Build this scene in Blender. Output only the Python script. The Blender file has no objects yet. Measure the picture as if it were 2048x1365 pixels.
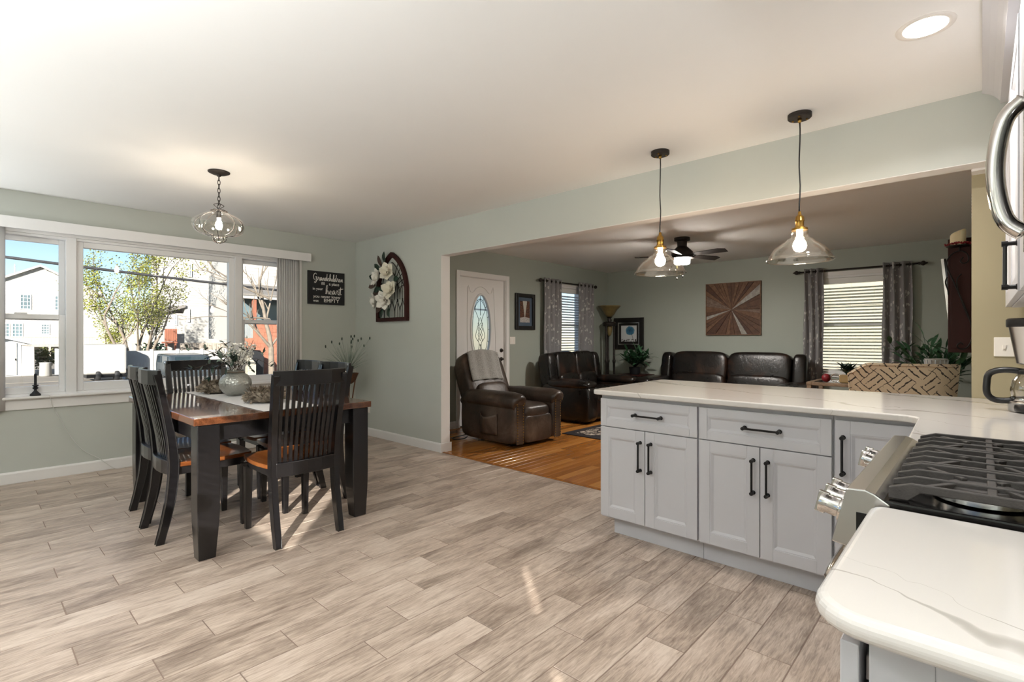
import bpy, math, random
from mathutils import Vector, Matrix, Euler, noise as mnoise
R = math.radians
rnd = random.Random(7)
SC = bpy.context.scene
COL = SC.collection

# ---------------------------------------------------------------- camera
cd = bpy.data.cameras.new('camera')
cam = bpy.data.objects.new('camera', cd); COL.objects.link(cam)
cam.location = (6.06, 0.0, 1.239)
cam.rotation_euler = (R(90), 0, R(42.753))
cd.sensor_width = 36.0; cd.lens = 1015.76 / 2048 * 36.0
cd.shift_y = -5.6 / 2048; cd.clip_start = .02; cd.clip_end = 400
SC.camera = cam
# ---------------------------------------------------------------- world, sun, exposure
SUN_EL, SUN_DIR = R(18.5), Vector((.75, -.66, 0)).normalized()
w = bpy.data.worlds.new('world'); SC.world = w; w.use_nodes = True
wn = w.node_tree
sky = wn.nodes.new('ShaderNodeTexSky')
sky.sky_type = 'NISHITA'; sky.sun_disc = False; sky.sun_elevation = R(32)
sky.sun_rotation = math.atan2(SUN_DIR.x, SUN_DIR.y); sky.altitude = 0; sky.air_density = 1.0; sky.dust_density = .0; sky.ozone_density = 3.0
wn.links.new(sky.outputs[0], wn.nodes['Background'].inputs[0])
wn.nodes['Background'].inputs[1].default_value = .10
sl = bpy.data.lights.new('sun', 'SUN'); sl.energy = 9.0; sl.angle = R(.6); sl.color = (1, .95, .87)
so = bpy.data.objects.new('sun', sl); COL.objects.link(so)
so.rotation_euler = (-(SUN_DIR * math.cos(SUN_EL) + Vector((0, 0, math.sin(SUN_EL))))).to_track_quat('-Z', 'Y').to_euler()
vs = SC.view_settings
vs.view_transform = 'Standard'; vs.look = 'None'; vs.gamma = 1.0; vs.exposure = 0.72; vs.use_curve_mapping = False
SC.cycles.use_denoising = True
SC.cycles.max_bounces = 6; SC.cycles.diffuse_bounces = 4; SC.cycles.glossy_bounces = 3; SC.cycles.transparent_max_bounces = 14
SC.cycles.use_adaptive_sampling = True; SC.cycles.adaptive_threshold = .06
SC.cycles.caustics_reflective = False; SC.cycles.caustics_refractive = False
SC.cycles.sample_clamp_indirect = 4.0

# ---------------------------------------------------------------- node helpers and materials
def lin(c):
    if isinstance(c, str):
        c = c.lstrip('#'); c = [int(c[i:i + 2], 16) / 255 for i in (0, 2, 4)]
        c = [x / 12.92 if x <= .04045 else ((x + .055) / 1.055) ** 2.4 for x in c]
    return (c[0], c[1], c[2], 1.0)
class NT:
    def __init__(s, name):
        s.m = bpy.data.materials.new(name); s.m.use_nodes = True; s.t = s.m.node_tree
        s.b = s.t.nodes['Principled BSDF']; s.out = s.t.nodes['Material Output']
    def n(s, typ, props=None, ins=None):
        d = s.t.nodes.new('ShaderNode' + typ)
        for k, v in (props or {}).items(): setattr(d, k, v)
        for k, v in (ins or {}).items(): s.set(d.inputs[k], v)
        return d
    def set(s, sock, v):
        if isinstance(v, bpy.types.NodeSocket): s.t.links.new(v, sock)
        elif isinstance(v, bpy.types.Node): s.t.links.new(v.outputs[0], sock)
        else: sock.default_value = v
    def p(s, **k):
        names = dict(col='Base Color', rough='Roughness', metal='Metallic', bump='Normal', coat='Coat Weight', sheen='Sheen Weight', spec='Specular IOR Level', emit='Emission Color', es='Emission Strength', alpha='Alpha', trans='Transmission Weight', ior='IOR', sub='Subsurface Weight')
        for a, v in k.items(): s.set(s.b.inputs[names[a]], v)
        return s.m
    def coord(s, which='Object', scale=(1, 1, 1), rot=(0, 0, 0), rand=0):
        c = s.n('TexCoord').outputs[which]
        if rand:
            oi = s.n('ObjectInfo').outputs['Random']
            mu = s.n('VectorMath', {'operation': 'SCALE'}, {0: (37.1 * rand, 91.7 * rand, 53.3 * rand), 'Scale': oi})
            c = s.n('VectorMath', {'operation': 'ADD'}, {0: c, 1: mu.outputs[0]}).outputs[0]
        return s.n('Mapping', None, {'Vector': c, 'Scale': scale, 'Rotation': rot}).outputs[0]
    def noise(s, vec, scale=5, detail=4, rough=.55, dist=0):
        return s.n('TexNoise', None, {'Vector': vec, 'Scale': scale, 'Detail': detail, 'Roughness': rough, 'Distortion': dist}).outputs[0]
    def ramp(s, fac, stops, interp='LINEAR'):
        r = s.n('ValToRGB', None, {0: fac}); e = r.color_ramp; e.interpolation = interp
        while len(e.elements) < len(stops): e.elements.new(.5)
        for q, (p, c) in zip(e.elements, stops): q.position = p; q.color = lin(c)
        return r.outputs[0]
    def mix(s, fac, a, b, blend='MIX'):
        m = s.n('Mix', {'data_type': 'RGBA', 'blend_type': blend})
        s.set(m.inputs[0], fac); s.set(m.inputs[6], a if not isinstance(a, (str, tuple)) else lin(a)); s.set(m.inputs[7], b if not isinstance(b, (str, tuple)) else lin(b))
        return m.outputs[2]
    def math(s, op, a, b=0.0, c=None):
        m = s.n('Math', {'operation': op}, {0: a, 1: b})
        if c is not None: s.set(m.inputs[2], c)
        return m.outputs[0]
    def bumpn(s, h, strength=.2, dist=.01):
        return s.n('Bump', None, {'Height': h, 'Strength': strength, 'Distance': dist}).outputs[0]
MT = {}
def mat(name, col, rough=.5, metal=0, var=.06, vs=6, bump=0, bs=60, stretch=(1, 1, 1), rand=0, **k):
    t = NT(name); v = t.coord('Object', stretch, rand=rand)
    n = t.noise(v, vs)
    c0 = lin(col); lo = tuple(max(0, x * (1 - var)) for x in c0[:3]); hi = tuple(min(1, x * (1 + var)) for x in c0[:3])
    t.p(col=t.ramp(n, [(.25, lo), (.75, hi)]), rough=rough, metal=metal, **k)
    if bump: t.p(bump=t.bumpn(t.noise(v, bs, 3), bump, .004))
    MT[name] = t.m
    return t.m
def emis(name, col, strength):
    t = NT(name); t.p(col=lin(col), emit=lin(col), es=strength, rough=.4); MT[name] = t.m; return t.m
def glassmat(name, tint=(1, 1, 1), rough=.0, refl=1.0, ior=1.45, extra=0.0, tcol=(1, 1, 1)):
    t = NT(name)
    tr = t.n('BsdfTransparent', None, {0: lin(tcol)}); gl = t.n('BsdfGlossy', None, {'Color': lin(tint), 'Roughness': rough})
    bf = t.n('NewGeometry').outputs['Backfacing']      # same reflectance from both sides of a thin sheet
    f = t.n('Fresnel', None, {'IOR': t.math('MULTIPLY_ADD', bf, 1 / ior - ior, ior)}).outputs[0]
    f = t.math('MULTIPLY_ADD', f, refl, extra)
    mx = t.n('MixShader', None, {0: f, 1: tr.outputs[0], 2: gl.outputs[0]})
    t.t.links.new(mx.outputs[0], t.out.inputs[0]); MT[name] = t.m; return t.m

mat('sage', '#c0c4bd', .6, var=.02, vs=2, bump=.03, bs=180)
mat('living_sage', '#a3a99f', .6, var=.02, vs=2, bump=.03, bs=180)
mat('tan', '#a2987b', .6, var=.02, vs=2, bump=.03, bs=180)
mat('ceiling', '#eeeeec', .8, var=.01, vs=2)
mat('trim', '#ecebe9', .4, var=.01)
mat('outer', '#d8d6cf', .8, var=.04)
mat('plate', '#efeae2', .35, var=.01)
mat('vinyl', '#ebebeb', .35, var=.01)
mat('cabinet', '#c6c6ca', .42, var=.015, vs=3)
mat('black_wood', '#0f0e10', .3, var=.25, vs=12, stretch=(1, 1, .2), coat=.3)
mat('black_metal', '#141415', .42, metal=.3, var=.1)
mat('iron', '#1b1816', .5, metal=.6, var=.2, vs=20)
mat('bronze', '#2a2420', .55, metal=.4, var=.15)
mat('brass', '#a5803f', .28, metal=1, var=.1, vs=20)
mat('steel', '#cbcac8', .24, metal=1, var=.06, vs=4, stretch=(1, .05, 1))
mat('chrome', '#d9d6d2', .1, metal=1, var=.02)
mat('cast_iron', '#3c3835', .62, metal=.2, var=.25, vs=30, bump=.25, bs=200)
mat('black_gloss', '#0c0b0b', .12, var=.1)
mat('black_plastic', '#131314', .35, var=.1)
mat('rubber', '#222222', .7)
mat('candle', '#e4d8b5', .5, var=.05, sub=.2)
mat('cord', '#d9d9d6', .5)
mat('leaf', '#3a6343', .5, var=.35, vs=9, rand=1)
mat('leaf_dark', '#22382c', .45, var=.35, vs=9, rand=1)
mat('leaf_pale', '#77877a', .6, var=.25, vs=9, rand=1)
mat('dry_brown', '#837767', .8, var=.4, vs=30, rand=1)
mat('twig', '#4a3b33', .8, var=.2)
mat('petal', '#f3f1e8', .55, var=.05, vs=12, rand=1)
mat('petal_cream', '#ece7d6', .55, var=.07, vs=12, rand=1)
mat('red_berry', '#7c1620', .45, var=.3, vs=40)
mat('mahogany', '#32130f', .6, var=.25, vs=5, stretch=(1, 1, .15), spec=.25)
mat('frame_black', '#15120f', .4, var=.2)
mat('throw', '#a19f9a', .9, var=.35, vs=95, bump=1.0, bs=95, sheen=.3)
mat('runner', '#c9c8c6', .85, var=.05, vs=60, bump=.2, bs=300)
mat('blind', '#e9e9e6', .45, var=.02)
mat('wicker', '#5c3a22', .7, var=.4, vs=60, bump=.6, bs=120)
mat('ceramic_tan', '#a58a5e', .4, var=.1)
mat('slate', '#17181b', .6, var=.1)
mat('white_ink', '#e4e2dd', .6, var=.02)
mat('ring', '#e6e2dc', .4)
glassmat('pane', refl=.8)
glassmat('clear_glass', refl=1.6, ior=1.5, extra=.05, tcol=(.95, .94, .92))
glassmat('table_glass', refl=1.5, ior=1.5, extra=.04, tcol=(.8, .86, .84))
emis('bulb', '#ffe7cc', 120); emis('lantern_bulb', '#ffecd4', 260); emis('can_lens', '#fff3e4', 10); emis('fan_lens', '#fff6ec', 125)
t = NT('vblind'); df = t.n('BsdfDiffuse', None, {0: lin('#f2f2f2')}); tl = t.n('BsdfTranslucent', None, {0: lin('#dcdcdc')}); mx = t.n('MixShader', None, {0: .25, 1: df.outputs[0], 2: tl.outputs[0]}); t.t.links.new(mx.outputs[0], t.out.inputs[0]); MT['vblind'] = t.m
def wood(name, dark, mid, light, rough=.4, sc=(9, 9, .9), rand=1, ring=3.0, coat=0, bump=.12):
    t = NT(name); v = t.coord('Object', sc, rand=rand)
    g = t.noise(v, 2.2, 6, .6, .6); wv = t.noise(v, 14, 3, .6, .3)
    f = t.math('MULTIPLY_ADD', wv, .35, t.math('MULTIPLY', g, .75))
    t.p(col=t.ramp(f, [(.32, dark), (.52, mid), (.72, light)]), rough=rough, coat=coat, bump=t.bumpn(wv, bump, .003)); MT[name] = t.m
wood('table_wood', '#351b10', '#52301d', '#6b4229', .14, (1.2, 9, 9), coat=.6, bump=.05)
wood('seat_wood', '#47240f', '#683816', '#855226', .28, (1.6, 9, 9), coat=.3, bump=.05)
wood('old_wood', '#5c4634', '#7d6650', '#a08a72', .7, (2, 9, 9))
for i, (a, b, c) in enumerate([('#3b2618', '#523626', '#6a4a35'), ('#4d3322', '#684934', '#83634a'), ('#57453a', '#6f5a4c', '#8b7767'), ('#341f15', '#462c1f', '#5e3d2a'), ('#77726b', '#948f87', '#b1aca4')]):
    wood('art_wood_%d' % i, a, b, c, .65, (9, 1.2, 9), bump=.3)
# wood-look floor tile: long grain along y, per-tile random tone and offset
t = NT('tile'); v = t.coord('Object', (9, 1.1, 1), rand=1); v2 = t.coord('Object', (2.4, .9, 1), rand=1)
n1 = t.noise(v, 3.2, 7, .62, 1.2); n2 = t.noise(v2, 2.1, 4, .55, .4); n3 = t.noise(t.coord('Object', (60, 5, 1), rand=1), 2.5, 4, .6, .8)
rv = t.n('ObjectInfo').outputs['Random']
f = t.math('ADD', t.math('MULTIPLY', n1, .42), t.math('MULTIPLY', n2, .5)); f = t.math('ADD', f, t.math('MULTIPLY_ADD', rv, .07, -.02)); f = t.math('ADD', f, t.math('MULTIPLY_ADD', n3, .44, -.22))
t.p(col=t.ramp(f, [(.28, '#746459'), (.39, '#968679'), (.5, '#b7a697'), (.62, '#cfc0b2')]), rough=t.math('MULTIPLY_ADD', n1, .2, .3), bump=t.bumpn(n3, .22, .003)); MT['tile'] = t.m
mat('grout', '#857469', .9, var=.1)
# oak strip floor
t = NT('oak'); v = t.coord('Object', (16, 1.0, 1), rand=1); n1 = t.noise(v, 2.5, 6, .6, .8); rv = t.n('ObjectInfo').outputs['Random']
f = t.math('ADD', t.math('MULTIPLY', n1, .6), t.math('MULTIPLY', rv, .42))
t.p(col=t.ramp(f, [(.2, '#83501f'), (.5, '#a4682d'), (.8, '#c48a48')]), rough=.26, coat=.15, bump=t.bumpn(n1, .05, .002)); MT['oak'] = t.m
mat('oak_base', '#4a2a12', .8)
# quartz: pale slab with grey veins running one way, thick and thin by turns
t = NT('quartz'); v = t.n('NewGeometry').outputs['Position']
sp = t.n('SeparateXYZ', None, {0: v}); nz = t.noise(v, 2.3, 4, .55, .2); nf = t.noise(v, 11, 3, .6)
s_ = t.math('ADD', t.math('MULTIPLY_ADD', sp.outputs[0], .37, t.math('MULTIPLY', sp.outputs[1], .93)), t.math('MULTIPLY_ADD', nz, .34, t.math('MULTIPLY', nf, .03)))
def vein(per, off, wd, lo):
    f = t.math('ABSOLUTE', t.math('SUBTRACT', t.math('FRACT', t.math('MULTIPLY_ADD', s_, 1 / per, off)), .5))
    w_ = t.math('MULTIPLY', t.math('MAXIMUM', t.math('SUBTRACT', t.noise(v, 1.9, 2), lo), 0.0), wd)
    return t.math('MINIMUM', 1.0, t.math('DIVIDE', f, t.math('ADD', w_, .0008)))
c = t.mix(t.math('POWER', vein(.62, .39, .14, .36), 3.0), '#b5b0a9', '#dad6d1')
c = t.mix(t.math('POWER', vein(.31, .12, .02, .40), 2.0), '#aaa49c', c)
t.p(col=c, rough=.1, spec=.5); MT['quartz'] = t.m
# leathers; the dark one has tan sheen patches put into its colour
for nm, a, b, c2, ro in (('leather_brown', '#2c231d', '#483b32', '#695a4e', .36), ('leather_dark', '#0b0807', '#15100d', '#3b261b', .27)):
    t = NT(nm); v = t.coord('Object'); n = t.noise(v, 2.6, 5, .6, .5); vo = t.n('TexVoronoi', None, {'Vector': v, 'Scale': 140.0}).outputs[0]
    wr = t.noise(v, 7, 4, .6, 1.5)
    t.p(col=t.ramp(n, [(.35, a), (.55, b), (.72, c2)]), rough=t.math('MULTIPLY_ADD', n, .2, ro - .08), bump=t.bumpn(t.math('ADD', t.math('MULTIPLY', vo, .15), wr), .35, .012)); MT[nm] = t.m
# curtain: grey with paler leaf sprigs
t = NT('curtain'); v = t.coord('Object', (1, 1, 1)); vo = t.n('TexVoronoi', {'feature': 'F1'}, {'Vector': t.n('Mapping', None, {'Vector': v, 'Scale': (22, 22, 12)}).outputs[0], 'Scale': 1.0}).outputs[0]
nz = t.noise(v, 30, 3); fk = t.math('MULTIPLY', t.math('LESS_THAN', t.math('ADD', vo, t.math('MULTIPLY', nz, .35)), .5), t.math('GREATER_THAN', t.noise(v, 7, 2), .46))
t.p(col=t.mix(fk, '#858384', '#c2bfbc'), rough=.6, sheen=.3, bump=t.bumpn(t.noise(v, 220, 2), .2, .002)); MT['curtain'] = t.m
# rug
t = NT('rug'); v = t.coord('Object'); vo = t.n('TexVoronoi', {'feature': 'DISTANCE_TO_EDGE'}, {'Vector': v, 'Scale': 9.0}).outputs[0]; n = t.noise(v, 16, 4, .6, 2)
c = t.mix(t.math('LESS_THAN', vo, .07), t.ramp(n, [(.36, '#3a2c2a'), (.45, '#9c8f80'), (.55, '#c4b9a9'), (.66, '#80504a')], 'CONSTANT'), '#1d1517')
t.p(col=c, rough=.95, bump=t.bumpn(t.noise(v, 300, 2), .5, .004)); MT['rug'] = t.m
mat('rug_border', '#1c1517', .95, var=.25, vs=40)
# accent chair: cream cloth with broken brush strokes in a diagonal basket weave
t = NT('brush_cloth'); v = t.coord('Object'); sx = t.n('SeparateXYZ', None, {0: v}); wob = t.math('MULTIPLY_ADD', t.noise(v, 9, 3), .05, -.025)
u_ = t.math('ADD', t.math('ADD', sx.outputs[0], sx.outputs[2]), wob); w_ = t.math('ADD', t.math('SUBTRACT', sx.outputs[2], sx.outputs[0]), wob)
cell = t.math('MODULO', t.math('ADD', t.math('FLOOR', t.math('MULTIPLY', t.math('ADD', u_, 5.0), 5.2)), t.math('FLOOR', t.math('MULTIPLY', t.math('ADD', w_, 5.0), 5.2))), 2.0)
pick = t.math('ADD', t.math('MULTIPLY', u_, cell), t.math('MULTIPLY', w_, t.math('SUBTRACT', 1.0, cell)))
edge = t.math('ABSOLUTE', t.math('SUBTRACT', t.math('FRACT', t.math('MULTIPLY', pick, 15.6)), .5)); nz = t.noise(v, 38, 5, .7, 1.2)
stroke = t.math('MULTIPLY', t.math('GREATER_THAN', edge, t.math('MULTIPLY_ADD', nz, -.45, .62)), t.math('GREATER_THAN', t.noise(v, 17, 3), .44))
t.p(col=t.mix(stroke, '#d8c6ab', '#3d3735'), rough=.85, bump=t.bumpn(t.noise(v, 250, 2), .2, .002)); MT['brush_cloth'] = t.m
# hammered vase
t = NT('hammered'); v = t.coord('Object'); vo = t.n('TexVoronoi', None, {'Vector': v, 'Scale': 70.0}).outputs[0]
t.p(col=t.ramp(t.noise(v, 4), [(.3, '#9a9a93'), (.7, '#b8b8b0')]), rough=.3, metal=.55, bump=t.bumpn(vo, .6, .006)); MT['hammered'] = t.m
# outdoors
mat('siding_white', '#a19f99', .7, var=.04, vs=3)
mat('siding_cream', '#a39d8c', .7, var=.04, vs=3)
mat('siding_gap', '#bdbab1', .8)
mat('roof_grey', '#77736d', .9, var=.2, vs=9)
mat('brick_red', '#94604a', .85, var=.22, vs=5, bump=.4, bs=30)
mat('wood_orange', '#875440', .75, var=.2, vs=4, stretch=(3, 3, .4))
mat('wood_grey', '#a59a8d', .85, var=.2, vs=4, stretch=(3, 3, .4))
mat('asphalt', '#7d766a', .95, var=.12, vs=.6)
mat('grass', '#7d8450', .95, var=.3, vs=2)
mat('bark', '#746a5d', .9, var=.3, vs=9, bump=.5, bs=30)
mat('spring_leaf', '#7c802f', .6, var=.3, vs=1.5)
mat('shrub', '#5c6138', .8, var=.4, vs=4)
mat('car_paint', '#4a5358', .25, metal=.4, var=.05)
mat('car_glass', '#26343c', .05)
mat('win_dark', '#5f6f74', .12, var=.3, vs=.8)
mat('cable', '#2a2a2c', .7)
mat('shed_grey', '#b3b8bd', .7, var=.04)

# ---------------------------------------------------------------- mesh helpers
WL = {}
def wloc(o): return WL.get(o.name, Vector((0, 0, 0))) if o else Vector((0, 0, 0))
def tag(o, label=None, cat=None, group=None, kind=None):
    if label: o['label'] = label
    if cat: o['category'] = cat
    if group: o['group'] = group
    if kind: o['kind'] = kind
    return o
def thing(name, label, cat, loc=(0, 0, 0), rz=0, group=None):
    o = bpy.data.objects.new(name, None); COL.objects.link(o)
    o.location = loc; o.rotation_euler = (0, 0, R(rz)); o.empty_display_size = .1
    WL[o.name] = Vector(loc)
    return tag(o, label, cat, group)
def copy_tree(o, parent=None, loc=None, rz=None):
    c = o.copy(); COL.objects.link(c); c.parent = parent
    if loc is not None: c.location = loc
    if rz is not None: c.rotation_euler = (0, 0, R(rz))
    WL[c.name] = Vector(c.location)
    for ch in o.children: copy_tree(ch, c)
    return c
class MB:
    def __init__(s): s.v = []; s.f = []
    def add(s, vs, fs):
        k = len(s.v); s.v += [tuple(p) for p in vs]; s.f += [tuple(i + k for i in f) for f in fs]; return s
    def box(s, x0, y0, z0, x1, y1, z1, m=None):
        vs = [Vector((x, y, z)) for z in (z0, z1) for x, y in ((x0, y0), (x1, y0), (x1, y1), (x0, y1))]
        if m: vs = [m @ p for p in vs]
        return s.add(vs, [(3, 2, 1, 0), (4, 5, 6, 7), (0, 1, 5, 4), (1, 2, 6, 5), (2, 3, 7, 6), (3, 0, 4, 7)])
    def cbox(s, c, size, m=None):
        return s.box(c[0] - size[0] / 2, c[1] - size[1] / 2, c[2] - size[2] / 2, c[0] + size[0] / 2, c[1] + size[1] / 2, c[2] + size[2] / 2, m)
    def prism(s, poly, ax, a, b, m=None):
        f = {'x': lambda p, t: (t, p[0], p[1]), 'y': lambda p, t: (p[0], t, p[1]), 'z': lambda p, t: (p[0], p[1], t)}[ax]
        n = len(poly); vs = [Vector(f(p, a)) for p in poly] + [Vector(f(p, b)) for p in poly]
        if m: vs = [m @ p for p in vs]
        return s.add(vs, [tuple(range(n))[::-1], tuple(range(n, 2 * n))] + [(i, (i + 1) % n, n + (i + 1) % n, n + i) for i in range(n)])
    def tube(s, pts, r, n=8, closed=False, cap=True, m=None):
        P = [Vector(p) for p in pts]; N = len(P); rs = r if isinstance(r, (list, tuple)) else [r] * N
        vs = []; up = None
        for i, p in enumerate(P):
            a = P[i - 1] if (i or closed) else p; b = P[(i + 1) % N] if (i < N - 1 or closed) else p
            d = (b - a).normalized() if (b - a).length > 1e-9 else Vector((0, 0, 1))
            if up is None: up = d.orthogonal().normalized()
            up = up - d * up.dot(d); up = up.normalized() if up.length > 1e-6 else d.orthogonal().normalized()
            sd = d.cross(up)
            for k in range(n):
                t = 2 * math.pi * k / n; q = p + (up * math.cos(t) + sd * math.sin(t)) * rs[i]
                vs.append(m @ q if m else q)
        fs = [(i * n + k, i * n + (k + 1) % n, (i + 1) % N * n + (k + 1) % n, (i + 1) % N * n + k) for i in range(N if closed else N - 1) for k in range(n)]
        if cap and not closed: fs += [tuple(range(n))[::-1], tuple(range((N - 1) * n, N * n))]
        return s.add(vs, fs)
    def lathe(s, prof, n=20, c=(0, 0, 0), m=None, close=True):
        vs = []
        for r, z in prof:
            for k in range(n):
                t = 2 * math.pi * k / n; q = Vector((c[0] + r * math.cos(t), c[1] + r * math.sin(t), c[2] + z)); vs.append(m @ q if m else q)
        N = len(prof)
        fs = [(i * n + k, i * n + (k + 1) % n, (i + 1) * n + (k + 1) % n, (i + 1) * n + k) for i in range(N - 1) for k in range(n)]
        if close: fs += [tuple(range(n))[::-1], tuple(range((N - 1) * n, N * n))]
        return s.add(vs, fs)
    def sell(s, c, size, e=.4, e2=None, nu=24, nv=12, m=None):
        e2 = e if e2 is None else e2
        pw = lambda x, k: math.copysign(abs(x) ** k, x)
        vs = []; a, b, h = size[0] / 2, size[1] / 2, size[2] / 2
        for j in range(nv + 1):
            ph = -math.pi / 2 + math.pi * j / nv
            for i in range(nu):
                th = 2 * math.pi * i / nu; cp = pw(math.cos(ph), e2)
                q = Vector((c[0] + a * cp * pw(math.cos(th), e), c[1] + b * cp * pw(math.sin(th), e), c[2] + h * pw(math.sin(ph), e2)))
                vs.append(m @ q if m else q)
        return s.add(vs, [(j * nu + i, j * nu + (i + 1) % nu, (j + 1) * nu + (i + 1) % nu, (j + 1) * nu + i) for j in range(nv) for i in range(nu)])
    def grid(s, fn, nu, nv, m=None):
        vs = [Vector(fn(i / nu, j / nv)) for j in range(nv + 1) for i in range(nu + 1)]
        if m: vs = [m @ p for p in vs]
        return s.add(vs, [(j * (nu + 1) + i, j * (nu + 1) + i + 1, (j + 1) * (nu + 1) + i + 1, (j + 1) * (nu + 1) + i) for j in range(nv) for i in range(nu)])
    def blade(s, base, d, up, L, W, cup=.1, n=4, curl=0.0):
        """one leaf or petal: pointed strip from base along d"""
        d = Vector(d).normalized(); sd = d.cross(Vector(up)); sd = sd.normalized() if sd.length > 1e-6 else d.orthogonal(); nn = sd.cross(d)
        vs = []; b = Vector(base)
        for i in range(n + 1):
            t = i / n; wd = W / 2 * math.sin(math.pi * min(1, .06 + t * .94)) ** .7
            c = b + d * (L * t) + nn * (-curl * L * t * t)
            vs += [c - sd * wd + nn * cup * wd, c, c + sd * wd + nn * cup * wd]
        fs = []
        for i in range(n):
            k = i * 3; fs += [(k, k + 1, k + 4, k + 3), (k + 1, k + 2, k + 5, k + 4)]
        return s.add(vs, fs)
    def build(s, name, m, parent=None, smooth=False, bevel=0, seg=2, local=False, base=None, solid=0, sub=0, ang=None):
        """base: world origin for a thing that is one mesh; parts are placed from their parent's origin"""
        me = bpy.data.meshes.new(name)
        o = bpy.data.objects.new(name, me); COL.objects.link(o)
        off = Vector((0, 0, 0))
        if local: pass
        elif parent: off = wloc(parent); WL[o.name] = off.copy()
        elif base is not None: off = Vector(base); o.location = off; WL[o.name] = off.copy()
        me.from_pydata([(p[0] - off.x, p[1] - off.y, p[2] - off.z) for p in s.v], [], s.f); me.update()
        if isinstance(m, str): m = MT[m]
        me.materials.append(m)
        if smooth: me.shade_smooth()
        if smooth and ang: me.set_sharp_from_angle(angle=R(ang))
        if solid:
            q = o.modifiers.new('solid', 'SOLIDIFY'); q.thickness = solid; q.offset = 0
        if bevel:
            q = o.modifiers.new('bevel', 'BEVEL'); q.width = bevel; q.segments = seg; q.limit_method = 'ANGLE'; q.angle_limit = R(35)
        if sub:
            q = o.modifiers.new('sub', 'SUBSURF'); q.levels = sub; q.render_levels = sub
        if parent: o.parent = parent
        return o
def ctr(mb):
    xs = [p[0] for p in mb.v]; ys = [p[1] for p in mb.v]; zs = [p[2] for p in mb.v]
    return ((min(xs) + max(xs)) / 2, (min(ys) + max(ys)) / 2, min(zs))
def one(mb, name, m, label, cat, group=None, **k):
    return tag(mb.build(name, m, base=ctr(mb), **k), label, cat, group)
def struct(mb, name, m, **k):
    return tag(mb.build(name, m, **k), kind='structure')
def B(*a): return MB().box(*a)
def RX(a): return Matrix.Rotation(R(a), 4, 'X')
def RY(a): return Matrix.Rotation(R(a), 4, 'Y')
def RZ(a): return Matrix.Rotation(R(a), 4, 'Z')
def T(*a): return Matrix.Translation(Vector(a))
def crom(pts, k=6):
    P = [Vector(p) for p in pts]; out = []
    for i in range(len(P) - 1):
        a, b, c, d = P[max(i - 1, 0)], P[i], P[i + 1], P[min(i + 2, len(P) - 1)]
        for j in range(k):
            t = j / k; out.append(.5 * ((2 * b) + (c - a) * t + (2 * a - 5 * b + 4 * c - d) * t * t + (3 * b - a - 3 * c + d) * t ** 3))
    return out + [P[-1]]

# ---------------------------------------------------------------- shell
H, YB, YB2, ZB = 2.5, 3.518, 3.64, 2.141     # ceiling, beam faces, beam underside
LX, LY, LR = .76, 8.45, 6.02                  # living room walls
KX, YR, YE = 6.55, -1.0, .70                  # kitchen right wall, rear wall, end of right wall
XE = 8.6
# tile floor: grout bed with every tile a part
fl = struct(B(-.1, YR, -.1, XE, YB + .012, -.0018), 'floor', 'grout')
TW, TL = .1655, .634
r0 = int(math.floor(-2.223 / TW)) - 1
tile_mesh = {}
def add_piece(par, name, m, x0, x1, y0, y1, z0, z1, ch, cache):
    key = (round(x1 - x0, 4), round(y1 - y0, 4))
    if key not in cache:
        a, b = (x1 - x0) / 2, (y1 - y0) / 2; h = z1 - z0
        me = bpy.data.meshes.new(name)
        vs = [(-a, -b, 0), (a, -b, 0), (a, b, 0), (-a, b, 0), (-a, -b, h - ch), (a, -b, h - ch), (a, b, h - ch), (-a, b, h - ch), (-a + ch, -b + ch, h), (a - ch, -b + ch, h), (a - ch, b - ch, h), (-a + ch, b - ch, h)]
        me.from_pydata(vs, [], [(0, 1, 5, 4), (1, 2, 6, 5), (2, 3, 7, 6), (3, 0, 4, 7), (4, 5, 9, 8), (5, 6, 10, 9), (6, 7, 11, 10), (7, 4, 8, 11), (8, 9, 10, 11)]); me.materials.append(MT[m]); cache[key] = me
    o = bpy.data.objects.new(name, cache[key]); COL.objects.link(o); o.location = ((x0 + x1) / 2, (y0 + y1) / 2, z0); o.parent = par
for k in range(r0, 30):
    xa = 2.223 + k * TW; xb = xa + TW
    xa, xb = max(xa, 0.0), min(xb, 6.5)
    if xb - xa < .02: continue
    y = .551 - .2113 * k - .006 * k; y -= math.ceil((y + .35) / TL) * TL
    while y < YB:
        ya, yb = max(y, -.35), min(y + TL, YB)
        if yb - ya > .02: add_piece(fl, 'tile', 'tile', xa + .0022, xb - .0022, ya + .0022, yb - .0022, -.009, 0, .0014, tile_mesh)
        y += TL
# oak strip floor of the living room
fo = struct(B(LX - .1, YB + .012, -.1, LR + .1, LY + .05, -.002), 'floor_living_room', 'oak_base')
wrn = random.Random(3); plank_mesh = {}
PW = .087; nrow = int((LR - LX) / PW) + 1
for k in range(nrow):
    xa = LX + k * PW; xb = min(xa + PW, LR); y = YB + .03 - wrn.choice((0, .4, .8, .2, .6))
    while y < LY:
        L = wrn.choice((1.0, 1.3, 1.6, 1.3)); ya, yb = max(y, YB + .034), min(y + L, LY)
        if yb - ya > .05: add_piece(fo, 'plank', 'oak', xa + .0006, xb - .0006, ya + .0008, yb - .0008, -.012, 0, .001, plank_mesh)
        y += L
struct(MB().prism([(YB + .004, 0), (YB + .04, 0), (YB + .034, .006), (YB + .012, .006)], 'x', 1.78, 4.25), 'trim_threshold', 'oak')
# ceilings (one thick slab keeps the low sun out)
struct(B(-.2, YR - .15, H, XE + .15, YB2, H + .25), 'ceiling', 'ceiling')
struct(B(LX - .2, YB2, H, LR + 1.0, LY + .2, H + .25), 'ceiling_living_room', 'ceiling')
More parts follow.
